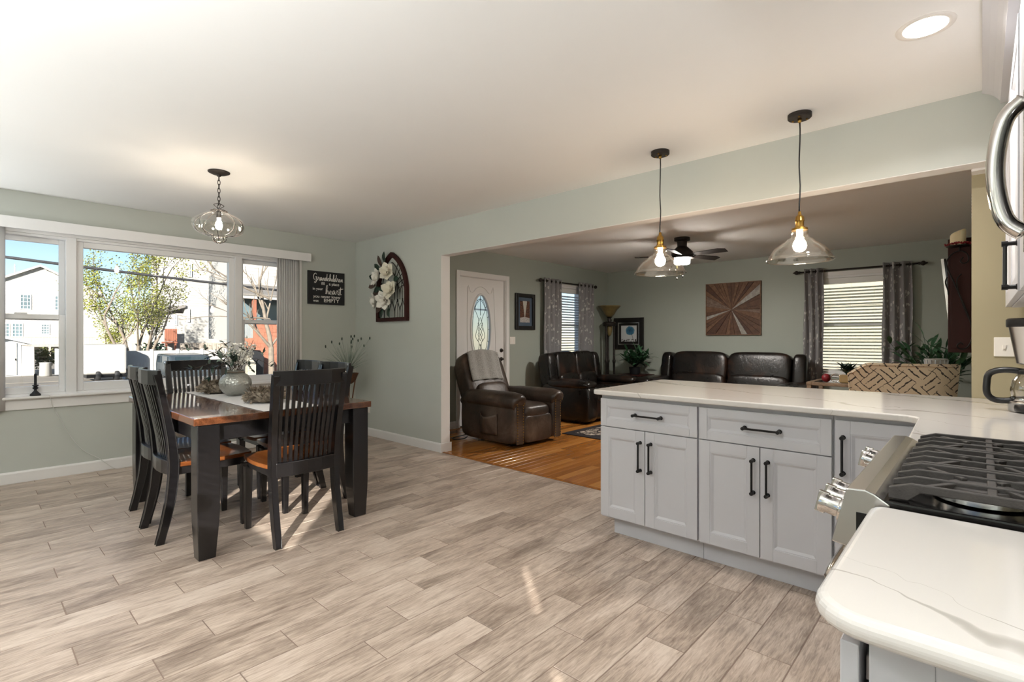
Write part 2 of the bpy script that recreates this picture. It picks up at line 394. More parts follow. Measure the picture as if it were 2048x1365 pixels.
# window wall x = 0, opening y .03..2.70, z .74..2.13
WY0, WY1, WZ0, WZ1 = .03, 2.72, .735, 2.15
mb = MB(); mb.box(-.16, YR - .15, -.1, 0, WY0, H); mb.box(-.16, WY1, -.1, 0, YB2, H); mb.box(-.16, WY0, -.1, 0, WY1, WZ0); mb.box(-.16, WY0, WZ1, 0, WY1, H)
struct(mb, 'wall_left', 'sage')
# stub wall, header and the short return at the right
struct(B(0, YB, -.1, 1.76, YB2, H), 'wall_stub', 'sage')
struct(B(1.76, YB, ZB, KX, YB2, H), 'wall_header', 'sage')
struct(B(1.7605, YB + .001, 0, 1.764, YB2 - .001, ZB), 'trim_opening_side', 'trim')
struct(B(1.765, YB + .001, ZB - .004, KX - .01, YB2 - .001, ZB - .0005), 'trim_opening_head', 'trim')
struct(B(LR, 3.73, -.1, KX + .3, 3.86, H), 'wall_right_return', 'tan')
struct(B(LR, YB2, 2.125, KX, 3.73, H), 'wall_soffit', 'trim')
# kitchen right wall, the jog behind the camera, rear wall with two windows
struct(B(KX, YE, -.1, KX + .3, 3.73, H), 'wall_right', 'tan')
struct(B(KX + .3, YE, -.1, XE, YE + .15, H), 'wall_jog', 'sage')
struct(B(XE, YR, -.1, XE + .15, YE + .15, H), 'wall_far_right', 'sage')
# rear window for the sun patch: x 4.47..5.67 z 1.16..1.84; narrow gap at x 7.72
mb = MB(); mb.box(0, YR - .15, -.1, 4.45, YR, H); mb.box(5.88, YR - .15, -.1, 7.71, YR, H); mb.box(7.92, YR - .15, -.1, XE + .15, YR, H)
mb.box(4.45, YR - .15, -.1, 5.88, YR, 1.16); mb.box(4.45, YR - .15, 1.88, 5.88, YR, H); mb.box(7.71, YR - .15, -.1, 7.92, YR, 1.14); mb.box(7.71, YR - .15, 1.62, 7.92, YR, H)
struct(mb, 'wall_rear', 'sage')
# living room walls: left with door and window openings, back with window
DY0, DY1, DZ = 4.66, 5.59, 2.11
LWY0, LWY1, LWZ0, LWZ1 = 6.72, 7.60, .80, 2.14
mb = MB(); x0, x1 = LX - .16, LX
mb.box(x0, YB2, -.1, x1, DY0, H); mb.box(x0, DY0, DZ, x1, DY1, H); mb.box(x0, DY1, -.1, x1, LWY0, H); mb.box(x0, LWY0, -.1, x1, LWY1, LWZ0); mb.box(x0, LWY0, LWZ1, x1, LWY1, H); mb.box(x0, LWY1, -.1, x1, LY, H)
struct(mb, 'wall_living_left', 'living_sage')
BWX0, BWX1, BWZ0, BWZ1 = 4.28, 5.16, .74, 2.13
mb = MB(); mb.box(LX - .16, LY, -.1, BWX0, LY + .16, H); mb.box(BWX1, LY, -.1, LR + .16, LY + .16, H); mb.box(BWX0, LY, -.1, BWX1, LY + .16, BWZ0); mb.box(BWX0, LY, BWZ1, BWX1, LY + .16, H)
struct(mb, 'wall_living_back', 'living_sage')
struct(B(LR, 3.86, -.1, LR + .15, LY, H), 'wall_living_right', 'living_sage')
# baseboards
def bb(name, poly): struct(poly, name, 'trim', bevel=.002)
prof = [(0, 0), (.014, 0), (.014, .085), (.008, .1), (0, .1)]
bb('baseboard_left', MB().prism(prof, 'y', YR, YB - .0005))
bb('baseboard_stub', MB().prism([(YB - d, z) for d, z in prof][::-1], 'x', .0145, 1.775))
bb('baseboard_stub_end', MB().box(1.7645, YB - .0145, 0, 1.779, YB2 + .014, .098))
p2 = [(LX + d, z) for d, z in prof]
bb('baseboard_living_left', MB().prism(p2, 'y', YB2, DY0 - .07)); bb('baseboard_living_left_far', MB().prism(p2, 'y', DY1 + .07, LY - .015))
bb('baseboard_living_back', MB().prism([(LY - d, z) for d, z in prof][::-1], 'x', LX, LR))
# ---- window_1: the wide dining window
wn1 = thing('window_1', None, None, (-.06, 1.375, WZ0)); wn1['kind'] = 'structure'
def frame_rect(mb, x0, x1, y0, y1, z0, z1, w, wb=None):
    wb = wb or w
    mb.box(x0, y0, z0, x1, y0 + w, z1); mb.box(x0, y1 - w, z0, x1, y1, z1); mb.box(x0, y0 + w, z0, x1, y1 - w, z0 + wb); mb.box(x0, y0 + w, z1 - w, x1, y1 - w, z1)
mb = MB(); frame_rect(mb, -.15, -.002, WY0, WY1, WZ0, WZ1, .022); mb.box(-.15, .632, WZ0, .004, .705, WZ1); mb.box(-.15, 2.045, WZ0, .004, 2.118, WZ1)
mb.build('window_frame', 'vinyl', wn1, bevel=.003)
mb = MB(); frame_rect(mb, -.10, -.03, .705, 2.045, WZ0 + .022, WZ1 - .022, .052, .075); pf = mb.build('fixed_sash', 'vinyl', wn1, bevel=.004)
B(-.066, .755, .825, -.06, 1.995, 2.078).build('pane', 'pane', pf)
for y0, y1 in ((.052, .632), (2.118, 2.698)):
    mb = MB(); frame_rect(mb, -.115, -.085, y0, y1, 1.40, WZ1 - .022, .04); u = mb.build('upper_sash', 'vinyl', wn1, bevel=.003)
    B(-.104, y0 + .038, 1.438, -.098, y1 - .038, WZ1 - .06).build('pane', 'pane', u)
    mb = MB(); frame_rect(mb, -.075, -.04, y0, y1, WZ0 + .022, 1.45, .042, .06); mb.box(-.04, (y0 + y1) / 2 - .04, 1.45, -.06, (y0 + y1) / 2 + .04, 1.462); l = mb.build('lower_sash', 'vinyl', wn1, bevel=.003)
    B(-.062, y0 + .04, WZ0 + .08, -.056, y1 - .04, 1.412).build('pane', 'pane', l)
MB().prism([(-.03, .715), (.045, .715), (.05, .722), (.05, .732), (.045, .738), (-.03, .738)], 'y', -.06, 2.8).build('window_sill', 'trim', wn1, bevel=.002)
B(.001, -.04, .625, .016, 2.78, .715).build('apron', 'trim', wn1, bevel=.003)
mb = MB(); mb.box(.001, -.05, .738, .014, .03, WZ1); mb.box(.001, 2.72, .738, .014, 2.79, WZ1); mb.box(.001, -.05, WZ1, .014, 2.79, 2.2); mb.build('casing', 'trim', wn1, bevel=.003)
# vertical blind: valance and two stacks of vanes
vb = thing('vertical_blind', 'white vertical blind with long valance across the dining window', 'blind', (.08, 1.38, 2.17))
mb = MB(); mb.box(.10, -.15, 2.165, .112, 2.862, 2.262); mb.box(.005, 2.852, 2.165, .1, 2.862, 2.262); mb.box(.005, -.15, 2.25, .1, 2.852, 2.262); mb.build('valance', 'vinyl', vb, bevel=.003)
B(.03, -.12, 2.2, .07, 2.84, 2.235).build('head_rail', 'vinyl', vb)
for y0, n in ((2.50, 9), (.02, 8)):
    for i in range(n):
        y = y0 + i * .027; m = T(.055, y, 0) @ RZ(38 + rnd.uniform(-5, 5))
        mb = MB(); mb.grid(lambda u, v: (.006 * math.sin(math.pi * u), (u - .5) * .089, .63 + v * 1.57), 5, 1, m); mb.build('vane', 'vblind', vb, solid=.0012, smooth=True)
# rear windows (behind the camera)
w2 = thing('window_2', None, None, (5.075, YR, 1.16)); w2['kind'] = 'structure'
mb = MB(); mb.box(4.45, YR - .12, 1.16, 4.47, YR - .06, 1.88); mb.box(5.86, YR - .12, 1.16, 5.88, YR - .06, 1.88); mb.box(4.47, YR - .12, 1.16, 5.86, YR - .06, 1.175); mb.box(4.47, YR - .12, 1.865, 5.86, YR - .06, 1.88); mb.build('window_frame', 'vinyl', w2)
B(4.47, YR - .1, 1.175, 5.86, YR - .096, 1.865).build('pane', 'pane', w2)
w3 = thing('window_3', None, None, (7.815, YR, 1.14)); w3['kind'] = 'structure'
B(7.71, YR - .1, 1.14, 7.92, YR - .096, 1.62).build('pane', 'pane', w3)
hb = thing('slat_blind', 'white slatted blind over the window behind the kitchen', 'blind', (5.07, YR - .02, 1.18))
for i in range(14):
    mb = MB(); mb.cbox((0, 0, 0), (1.40, .05, .003), T(5.165, YR - .03, 1.22 + i * .046) @ RX(-20)); mb.build('slat', 'blind', hb)

# ---------------------------------------------------------------- outdoors, seen through the windows
G = -.8
struct(B(-95, -40, G - .3, -.3, 60, G), 'ground', 'asphalt')
struct(B(-.3, LY + .3, G - .3, 40, 60, G), 'ground_side', 'grass')
struct(B(-31, -6, G, -26, 3.4, G + .012), 'ground_drive', 'asphalt')
def siding(mb, ax, at, a0, a1, z0, z1, pitch=.25, top=None):
    """lap boards on a wall facing +ax at `at`"""
    z = z0
    while z < z1 - .02:
        h = min(pitch, z1 - z)
        lo, hi = (a0, a1) if top is None else top(z + h / 2)
        if hi > lo:
            if ax == 'x': mb.prism([(at, z), (at + .03, z), (at + .012, z + h), (at, z + h)], 'y', lo, hi)
            else: mb.prism([(at, z), (at, z + h), (at - .012, z + h), (at - .03, z)], 'x', lo, hi)
        z += h
def owin(par, x, y0, y1, z0, z1, nx=3, nz=4):
    f = MB(); w = .07; frame_rect(f, x, x + .06, y0, y1, z0, z1, w)
    for i in range(1, nx): yy = y0 + (y1 - y0) * i / nx; f.box(x + .01, yy - .02, z0 + w, x + .05, yy + .02, z1 - w)
    for i in range(1, nz): zz = z0 + (z1 - z0) * i / nz; f.box(x + .012, y0 + w, zz - .02, x + .048, y1 - w, zz + .02)
    o = f.build('window', 'vinyl', par)
    B(x + .005, y0 + w * .6, z0 + w * .6, x + .02, y1 - w * .6, z1 - w * .6).build('pane', 'win_dark', o)
# left gabled house
hl = thing('house', 'white gabled house behind the small shed, seen through the left sash', 'house', (-64, 5.0, G))
mb = MB(); mb.prism([(.5, G), (9.28, G), (9.28, 5.78), (5.02, 8.0), (.5, 5.65)], 'x', -72, -60); mb.build('wall', 'siding_gap', hl)
mb = MB(); siding(mb, 'x', -60, .5, 9.28, G, 8.0, .3, lambda z: (max(.5, .5 + (z - 5.65) * 1.92), min(9.28, 9.28 - (z - 5.78) * 1.92))); mb.build('siding', 'siding_white', hl)['kind'] = 'stuff'
mb = MB()
for a, b in (((5.02, 8.25), (.0, 5.55)), ((5.02, 8.25), (9.8, 5.65))):
    mb.prism([a, b, (b[0], b[1] - .2), (a[0], a[1] - .2)], 'x', -72.2, -59.6)
mb.build('roof', 'siding_white', hl)
MB().tube([(-61, 3.35, 6.7), (-61, 3.35, 8.2)], .06).build('vent_pipe', 'steel', hl)
for a in ((3.62, 4.42, 3.95, 5.38), (6.05, 6.85, 3.95, 5.38), (2.2, 2.98, 1.35, 2.65), (3.08, 3.85, 1.35, 2.65), (5.08, 5.7, 1.6, 2.6)): owin(hl, -59.98, *a)
dk = thing('deck_railing', 'weathered deck with pale railing along the white gabled house', 'deck', (-57, 4.4, G))
B(-59.8, 2.2, .45, -56.5, 8.6, .6).build('deck_floor', 'wood_grey', dk)
B(-56.6, 2.2, 1.3, -56.5, 8.6, 1.38).build('handrail', 'wood_grey', dk)
for i in range(33): B(-56.57, 2.2 + i * .2, .6, -56.53, 2.25 + i * .2, 1.3).build('baluster', 'wood_grey', dk)
for y in (2.3, 5.4, 8.5): B(-56.65, y - .08, G, -56.5, y + .08, .45).build('post', 'wood_grey', dk)
# shed with grey door
sh = thing('garden_shed', 'small grey shed with sloping roof and pale door', 'shed', (-33.5, 1.3, G))
mb = MB(); mb.prism([(.2, G), (2.14, G), (2.14, .95), (1.5, 1.22), (.2, .8)], 'x', -35, -32); mb.build('wall', 'shed_grey', sh)
mb = MB(); mb.prism([(1.5, 1.33), (2.62, .97), (2.62, .88), (1.5, 1.22), (.0, .82), (.0, .92)], 'x', -35.2, -31.7); mb.build('roof', 'shed_grey', sh)
d = B(-32, 1.48, -.74, -31.95, 1.97, .98).build('door', 'siding_white', sh); B(-31.95, 1.9, .05, -31.9, 1.93, .15).build('handle', 'black_metal', d)
one(MB().prism([(2.14, G), (2.66, G), (2.64, .8), (2.16, .84)], 'x', -34, -31.6), 'cement_block', 'siding_white', 'tall white block standing against the grey shed', 'block', bevel=.03)
one(MB().lathe([(.2, 0), (.26, .05), (.24, .7), (.27, .74)], 14, (-30.6, 3.0, G)), 'planter_pot', 'siding_white', 'white round tub on the patio beside the tall white block', 'tub', smooth=True)
def leafball(mb, c, r, n, size, rn, flat=1.0, skew=.2):
    for _ in range(n):
        p = Vector((rn.gauss(0, 1), rn.gauss(0, 1), rn.gauss(0, 1))); p = p.normalized() * r * rn.random() ** .45; p.z *= flat
        d = Vector((rn.uniform(-1, 1), rn.uniform(-1, 1), rn.uniform(-.6, .6)))
        s = size * rn.uniform(.6, 1.3); sd = d.orthogonal().normalized() * s * .5; d = d.normalized() * s; q = Vector(c) + p
        k = len(mb.v); mb.v += [tuple(q), tuple(q + d * .5 + sd), tuple(q + d), tuple(q + d * .5 - sd)]; mb.f.append((k, k + 1, k + 2, k + 3))
def shrub(name, label, c, r, n, size, m, flat=.9):
    s_ = thing(name, label, 'shrub', (c[0], c[1], G)); rn = random.Random(n)
    mb = MB(); 
    for i in range(7): mb.tube([(c[0], c[1], G), (c[0] + rn.uniform(-.4, .4) * r, c[1] + rn.uniform(-.4, .4) * r, c[2] + r * .4)], [.03, .012], 5)
    mb.build('stems', 'twig', s_)
    mb = MB(); leafball(mb, c, r, n, size, rn, flat); f = mb.build('foliage', m, s_); f['kind'] = 'stuff'
shrub('yard_shrub', 'olive green shrub between the white block and the pale gate', (-36, 3.3, .05), .75, 420, .16, 'shrub')
g = thing('yard_gate', 'pale blue-grey panel gate beside the olive shrub', 'gate', (-32, 3.75, G))
for i in range(5): B(-32.05, 3.5 + i * .13, G, -32, 3.62 + i * .13, .66 - i * .02).build('plank', 'shed_grey', g)
# trailer, fence, SUV, lumber
tr = thing('box_trailer', 'white box trailer with rounded corner parked by the fence', 'trailer', (-24, 4.6, G))
MB().prism([(-26, -.45), (-23.9, -.45), (-23.9, .82), (-24.05, .95), (-25.85, .95), (-26, .82)], 'y', 3.75, 5.34).build('body', 'siding_white', tr, bevel=.1, seg=3)
MB().box(-25.9, 3.85, -.6, -24, 5.35, -.45).build('chassis', 'black_metal', tr)
for y in (4.25, 4.95): MB().lathe([(.02, -.09), (.26, -.09), (.29, -.04), (.29, .04), (.26, .09), (.02, .09)], 18, (0, 0, 0), T(-24.1, y, -.5) @ RX(90)).build('wheel', 'rubber', tr, smooth=True, ang=40)
fe = thing('vinyl_fence', 'low white vinyl fence running behind the parked dark vehicle', 'fence', (-25.4, 8, G))
for i in range(10):
    y = 5.5 + i * 1.15; B(-25.42, y, -.72, -25.36, y + 1.09, .6).build('panel', 'siding_white', fe); B(-25.46, y - .1, G, -25.32, y + .02, .66).build('post', 'vinyl', fe)
f2 = thing('back_fence', 'white fence panel standing behind the box trailer', 'fence', (-30, 5.0, G))
for i in range(6): B(-30.05, 4.6 + i * .42, G, -30, 5.0 + i * .42, .92).build('panel', 'siding_white', f2)
sv = thing('parked_suv', 'dark grey sport utility vehicle parked in front of the white fence', 'car', (-19.5, 6.8, G))
mb = MB(); mb.prism([(-21.8, -.45), (-18.0, -.45), (-17.9, -.1), (-18.1, .08), (-19.2, .14), (-19.65, .5), (-21.6, .54), (-21.85, .1)], 'y', 6.02, 7.58); mb.build('body', 'car_paint', sv, bevel=.08, seg=3)
B(-19.4, 6.2, .17, -19.33, 7.4, .43).build('windscreen', 'car_glass', sv)
for y in (6.005, 7.585):
    for a, b in ((-21.4, -20.7), (-20.6, -19.75)): B(a, y - .012, .16, b, y + .012, .44).build('side_window', 'car_glass', sv)
for y in (5.86, 7.62): MB().sell((-19.3, y, .2), (.16, .22, .16), .6).build('mirror', 'car_paint', sv, smooth=True)
for x in (-21.1, -18.6):
    for y in (6.1, 7.5): MB().lathe([(.02, -.1), (.3, -.1), (.34, -.04), (.34, .04), (.3, .1), (.02, .1)], 18, (0, 0, 0), T(x, y, -.46) @ RX(90)).build('wheel', 'rubber', sv, smooth=True, ang=40)
for i in range(4):
    one(B(-22.2 + i * .13, 3.8 + i * .05, G, -22.1 + i * .13, 5.0 - i * .12, G + .09 + .1 * (i % 2)), 'timber_plank', 'wood_grey', ['long weathered plank lying nearest the trailer on the ground', 'second weathered plank from the trailer in the lumber pile', 'third weathered plank from the trailer in the lumber pile', 'weathered plank of the lumber pile nearest the window'][i], 'plank', 'lumber beside the trailer')
# spring tree with several stems
def branch(mb, p, d, L, r, depth, rn, tips, up=.15, spread=.55):
    n = 5; pts = [Vector(p)]; dd = Vector(d).normalized()
    for i in range(n):
        dd = (dd + Vector((rn.gauss(0, .09), rn.gauss(0, .09), rn.gauss(0, .05) + up * .06))).normalized(); pts.append(pts[-1] + dd * L / n)
    rs = [r * (1 - .55 * i / n) for i in range(n + 1)]
    mb.tube(pts, rs, 6 if r > .03 else 4, cap=False)
    if depth == 0: tips.append(pts[-1]); tips.append(pts[3]); return
    k = 3 if depth > 1 else 4
    for i in range(k):
        q = pts[2 + (i * 3) // k if i < k - 1 else n]; s_ = Vector((rn.gauss(0, 1), rn.gauss(0, 1), rn.gauss(0, .5)))
        branch(mb, q, dd + s_.normalized() * spread + Vector((0, 0, up)), L * rn.uniform(.5, .75), r * .5, depth - 1, rn, tips, up, spread)
rn = random.Random(12)
tt = thing('spring_tree', 'tall multi-stemmed tree with yellow-green spring leaves behind the fence', 'tree', (-28, 6.4, G))
mb = MB(); tips = []
for y, dy, L in ((6.1, -.28, 3.4), (6.35, -.1, 3.7), (6.5, .05, 3.9), (6.62, .22, 3.6), (6.75, .42, 3.0)):
    branch(mb, (-28 + rn.uniform(-.2, .2), y, G), (rn.uniform(-.15, .15), dy, 1), L, .11, 3, rn, tips, .2, .6)
mb.build('trunk', 'bark', tt, smooth=True)
mb = MB()
for p in tips:
    leafball(mb, p, .45, 30, .085, rn)
mb.build('foliage', 'spring_leaf', tt)['kind'] = 'stuff'
t2 = thing('spring_tree', 'small yellow-green tree standing left of the tall spring tree', 'tree', (-33, 6.2, G)); mb = MB(); tips = []
branch(mb, (-33, 6.2, G), (0, -.05, 1), 1.9, .1, 3, rn, tips, .1, .75); mb.build('trunk', 'bark', t2, smooth=True)
mb = MB()
for p in tips: leafball(mb, p, .4, 22, .085, rn)
mb.build('foliage', 'spring_leaf', t2)['kind'] = 'stuff'
shrub('dark_shrub', 'dark green shrub behind the stems of the tall spring tree', (-31.5, 8.0, .4), .7, 380, .16, 'leaf_dark')
# white house in the middle with low wing and brown deck
hm = thing('house', 'tall white sided house right of the spring tree', 'house', (-43, 14, G))
B(-48, 11.36, G, -38.05, 19, 9.5).build('wall', 'siding_gap', hm)
mb = MB(); siding(mb, 'x', -38.05, 11.36, 19, .9, 9.5, .2); mb.build('siding', 'siding_white', hm)['kind'] = 'stuff'
B(-38.04, 11.36, G, -38, 19, .9).build('foundation', 'wood_grey', hm)
wg = B(-44, 10.3, G, -38.2, 11.36, 3.1).build('wing', 'siding_white', hm)
MB().prism([(10.0, 3.35), (11.36, 3.75), (11.36, 3.55), (10.0, 3.12)], 'x', -44.3, -37.8).build('wing_roof', 'roof_grey', hm)
for a in ((11.5, 11.66, 2.45, 3.45), (13.3, 13.55, 2.3, 3.15), (13.58, 13.92, 5.95, 6.95), (11.6, 11.8, 5.9, 6.9), (10.7, 10.9, 2.2, 3.0)): owin(hm, -37.98 if a[0] > 11 else -38.18, *a, nx=1, nz=2)
for i in range(18): B(-37.2, 10.85 + i * .3, G, -37.1, 11.12 + i * .3, .85).build('skirt_board', 'wood_grey', hm)
db = thing('brown_deck', 'small orange-brown wooden deck beside the tall white house', 'deck', (-37.3, 10.3, G))
for i in range(6): B(-37.4, 9.93 + i * .13, 1.0, -37.34, 10.05 + i * .13, 1.92).build('plank', 'wood_orange', db)
B(-38.1, 9.9, .86, -37.3, 10.72, .98).build('deck_floor', 'wood_orange', db)
for y in (9.98, 10.55): B(-37.5, y, G, -37.38, y + .12, .86).build('post', 'wood_orange', db)
# brick house with porch at the right
hr = thing('house', 'orange brick house with open porch seen through the right sash', 'house', (-27, 12, G))
B(-32, 11.2, 1.2, -26.5, 17, 8).build('upper_wall', 'siding_white', hr)
mb = MB(); siding(mb, 'x', -26.5, 11.2, 17, 4.5, 8, .2); mb.build('siding', 'siding_white', hr)['kind'] = 'stuff'
mb = MB(); mb.prism([(-26.5, 4.5), (-23.8, 3.72), (-23.8, 3.62), (-26.5, 4.38)], 'y', 10.3, 17); mb.build('porch_roof', 'roof_grey', hr)
B(-24.1, 10.35, 3.45, -23.85, 17, 3.62).build('fascia', 'siding_white', hr)
mb = MB(); mb.box(-24.1, 10.35, G, -23.98, 10.6, 2.2); mb.box(-24.1, 11.1, G, -23.98, 17, 2.2); mb.box(-24.1, 10.6, G, -23.98, 11.1, 1.25); mb.box(-24.1, 10.6, 2.05, -23.98, 11.1, 2.2); bw = mb.build('brick_wall', 'brick_red', hr)
mb = MB()
for z in range(14):
    for k in range(2, 18): mb.box(-23.98, 9.62 + k * .42 + (z % 2) * .2, G + .06 + z * .21, -23.965, 9.62 + k * .42 + .4 + (z % 2) * .2, G + .06 + z * .21 + .19) if not (1.0 < G + .06 + z * .21 < 2.1 and 10.3 < 9.62 + k * .42 < 11.1) else None
mb.build('brick_courses', 'brick_red', bw)['kind'] = 'stuff'
B(-26.4, 11.2, 1.2, -26.35, 17, 4.4).build('porch_back', 'win_dark', hr)
for y in (11.06, 12.9, 14.8): B(-24.15, y, 2.2, -23.95, y + .19, 3.48).build('post', 'wood_orange', hr)
for i in range(8): B(-24.05, 10.62 + i * .062, 1.25, -24.02, 10.645 + i * .062, 2.05).build('baluster', 'siding_white', hr)
gr = thing('covered_grill', 'grill under a dark grey cover in front of the brick house', 'grill', (-22.5, 10.6, G))
MB().prism([(10.1, G), (11.0, G), (11.05, .2), (10.85, .6), (10.25, .62), (10.1, .3)], 'x', -23.0, -22.3).build('cover', 'slate', gr, bevel=.06, seg=3)
one(MB().prism([(9.95, G), (10.35, G), (10.35, -.05), (9.95, .38)], 'x', -22.0, -21.6), 'wood_bin', 'siding_cream', 'pale slanted wooden bin beside the covered grill', 'bin', bevel=.02)
bt = thing('bare_tree', 'bare pale-barked tree close to the right sash', 'tree', (-12, 7.26, G)); mb = MB(); tips = []; rn = random.Random(5)
mb.tube([(-12, 7.28, G), (-12, 7.26, .3), (-12, 7.25, .94)], [.12, .1, .09], 8, cap=False)
branch(mb, (-12, 7.25, .9), (0, 0, 1), 2.2, .085, 3, rn, tips, .3, .5)
branch(mb, (-12, 7.25, .9), (.1, -.85, .9), 1.4, .06, 2, rn, tips, .2, .5)
branch(mb, (-12, 7.25, .95), (0, .5, 1), 1.3, .04, 2, rn, tips, .2, .5)
branch(mb, (-12, 7.2, 2.6), (.1, -1, .35), 2.0, .045, 3, rn, tips, .05, .55)
branch(mb, (-12, 7.2, 1.9), (.1, -1, .1), 1.6, .035, 3, rn, tips, .05, .55)
mb.build('trunk', 'bark', bt, smooth=True)
pts = [(-14, -8 + i * 1.5, 4.35 - .055 * (i * 1.5) + (.0016 * (i * 1.5) ** 2) * .3) for i in range(20)]
one(MB().tube([(x, y, 3.515 - .0665 * (y - .785) + .0015 * (y - .8) ** 2) for x, y, z in pts], .045, 6), 'power_line', 'cable', 'thick dark power line crossing the view outside', 'cable', smooth=True)
# neighbour house outside the living room back window
hn = thing('house', 'pale neighbouring house outside the slatted back window', 'house', (5, 16, G))
B(-1, 15, G, 11, 21, 5).build('wall', 'siding_gap', hn)
mb = MB(); siding(mb, 'y', 15, -1, 11, G, 5, .22); mb.build('siding', 'siding_cream', hn)['kind'] = 'stuff'
B(4.6, 14.92, .9, 6.4, 15, 2.6).build('window', 'car_glass', hn)
# front porch beyond the door
struct(B(-1.6, 3.7, -.3, LX - .17, 8.4, -.12), 'porch_slab', 'outer')

# ---------------------------------------------------------------- kitchen
def panel_door(par, name, ax, at, a0, a1, z0, z1, t=.02, st=.06, m='cabinet'):
    """shaker door; ax 'y' faces -y at `at`, ax 'x' faces -x at `at` """
    mb = MB()
    def bx(p0, p1, q0, q1, d0, d1):
        if ax == 'y': mb.box(p0, at + d0, q0, p1, at + d1, q1)
        else: mb.box(at + d0, p0, q0, at + d1, p1, q1)
    bx(a0, a0 + st, z0, z1, 0, t); bx(a1 - st, a1, z0, z1, 0, t); bx(a0 + st, a1 - st, z0, z0 + st, 0, t); bx(a0 + st, a1 - st, z1 - st, z1, 0, t)
    o = mb.build(name, m, par, bevel=.0015)
    mb = MB(); i = st; e = .012
    # bevelled inner moulding and recessed field
    P = lambda a, z, d: (a, at + d, z) if ax == 'y' else (at + d, a, z)
    o0 = [(a0 + i, z0 + i), (a1 - i, z0 + i), (a1 - i, z1 - i), (a0 + i, z1 - i)]; i += .005
    o1 = [(a0 + i, z0 + i), (a1 - i, z0 + i), (a1 - i, z1 - i), (a0 + i, z1 - i)]; i += e
    o2 = [(a0 + i, z0 + i), (a1 - i, z0 + i), (a1 - i, z1 - i), (a0 + i, z1 - i)]
    vs = [P(a, z, .003) for a, z in o0] + [P(a, z, .003) for a, z in o1] + [P(a, z, .011) for a, z in o2]
    fs = [(k, (k + 1) % 4, 4 + (k + 1) % 4, 4 + k) for k in range(4)] + [(4 + k, 4 + (k + 1) % 4, 8 + (k + 1) % 4, 8 + k) for k in range(4)] + [(8, 9, 10, 11)]
    mb.add(vs, fs if ax == 'y' else [f[::-1] for f in fs]); mb.build('field', m, o)
    return o
def bar_handle(par, ax, at, c, z, L, vertical, r=.006):
    """bar pull; stands off the face `at` by 3 cm"""
    def P(a, zz, d): return (a, at - d, zz) if ax == 'y' else (at - d, a, zz)
    e = [(0, -L / 2), (0, L / 2)] if vertical else [(-L / 2, 0), (L / 2, 0)]
    mb = MB(); pts = [P(c + a * 1.04, z + b * 1.04, .03) for a, b in e]
    mb.tube(pts, r, 6)
    for a, b in e:
        mb.tube([P(c + a * .97, z + b * .97, -.001), P(c + a * .97, z + b * .97, .004), P(c + a * .97, z + b * .97, .03)], [.012, .008, .007], 10)
        mb.tube([P(c + a * .97, z + b * .97, .022), P(c + a * .97, z + b * .97, .038)], .0095, 8)
    return mb.build('handle', 'black_metal', par, smooth=True, ang=35)
YP = 2.745
def base_cab(label, x0, x1, drawer_h, dhx, split, h1, h2):
    t = thing('base_cabinet', label, 'cabinet', ((x0 + x1) / 2, 3.05, 0), group='grey peninsula cabinets')
    mb = MB(); mb.box(x0, YP + .021, .11, x1, 3.36, .884); mb.box(x0 + (.055 if x0 < 4.5 else 0), YP + .08, 0, x1, 3.34, .11); mb.build('body', 'cabinet', t, bevel=.0015)
    d = panel_door(t, 'drawer', 'y', YP, x0 + .004, x1 - .004, .688, .861, st=.045); bar_handle(d, 'y', YP, dhx, .775, .17, False)
    a = panel_door(t, 'door', 'y', YP, x0 + .004, split - .002, .123, .683); bar_handle(a, 'y', YP, h1, .532, .17, True)
    a = panel_door(t, 'door', 'y', YP, split + .002, x1 - .004, .123, .683); bar_handle(a, 'y', YP, h2, .532, .17, True)
base_cab('grey base cabinet with drawer at the free end of the peninsula', 4.284, 4.914, 0, 4.613, 4.594, 4.565, 4.633)
base_cab('grey base cabinet with drawer in the middle of the peninsula', 4.916, 5.552, 0, 5.243, 5.234, 5.203, 5.272)
t = thing('corner_cabinet', 'grey corner base cabinet with one tall door beside the range', 'cabinet', (5.9, 3.05, 0))
mb = MB(); mb.box(5.553, YP + .021, .11, 6.54, 3.36, .884); mb.box(5.553, YP + .08, 0, 6.54, 3.34, .11); mb.box(5.96, 1.99, .11, 6.54, YP + .02, .884); mb.box(6.03, 1.99, 0, 6.54, YP + .08, .11); mb.build('body', 'cabinet', t, bevel=.0015)
a = panel_door(t, 'door', 'y', YP, 5.561, 5.93, .123, .861); bar_handle(a, 'y', YP, 5.593, .70, .17, True)
# back panel of the peninsula facing the living room
one(MB().box(4.284, 3.362, 0, 5.99, 3.385, .884), 'peninsula_back_panel', 'cabinet', 'grey back panel closing the peninsula toward the living room', 'panel', bevel=.002)
# quartz worktop, one continuous L with rounded edge
def arc(cx, cy, r, a0, a1, n=6): return [(cx + r * math.cos(R(a0 + (a1 - a0) * i / n)), cy + r * math.sin(R(a0 + (a1 - a0) * i / n))) for i in range(n + 1)]
poly = arc(4.29, 2.745, .045, 180, 270) + arc(5.80, 2.63, .07, 90, 0) + [(5.885, 1.985), (6.545, 1.985), (6.545, 3.512), (6.545, 3.725), (6.025, 3.725), (6.015, 3.735)] + arc(4.25, 3.695, .045, 90, 180)
poly = [p for p in poly]
one(MB().prism(poly, 'z', .885, .915), 'worktop', 'quartz', 'white veined quartz worktop of the peninsula and corner', 'worktop', bevel=.012, seg=4)
poly = arc(5.965, .765, .065, 180, 270) + [(6.545, .70), (6.545, 1.212)] + arc(5.93, 1.182, .03, 90, 180)
one(MB().prism(poly, 'z', .885, .915), 'worktop', 'quartz', 'white veined quartz worktop in the foreground beside the range', 'worktop', bevel=.0135, seg=5)
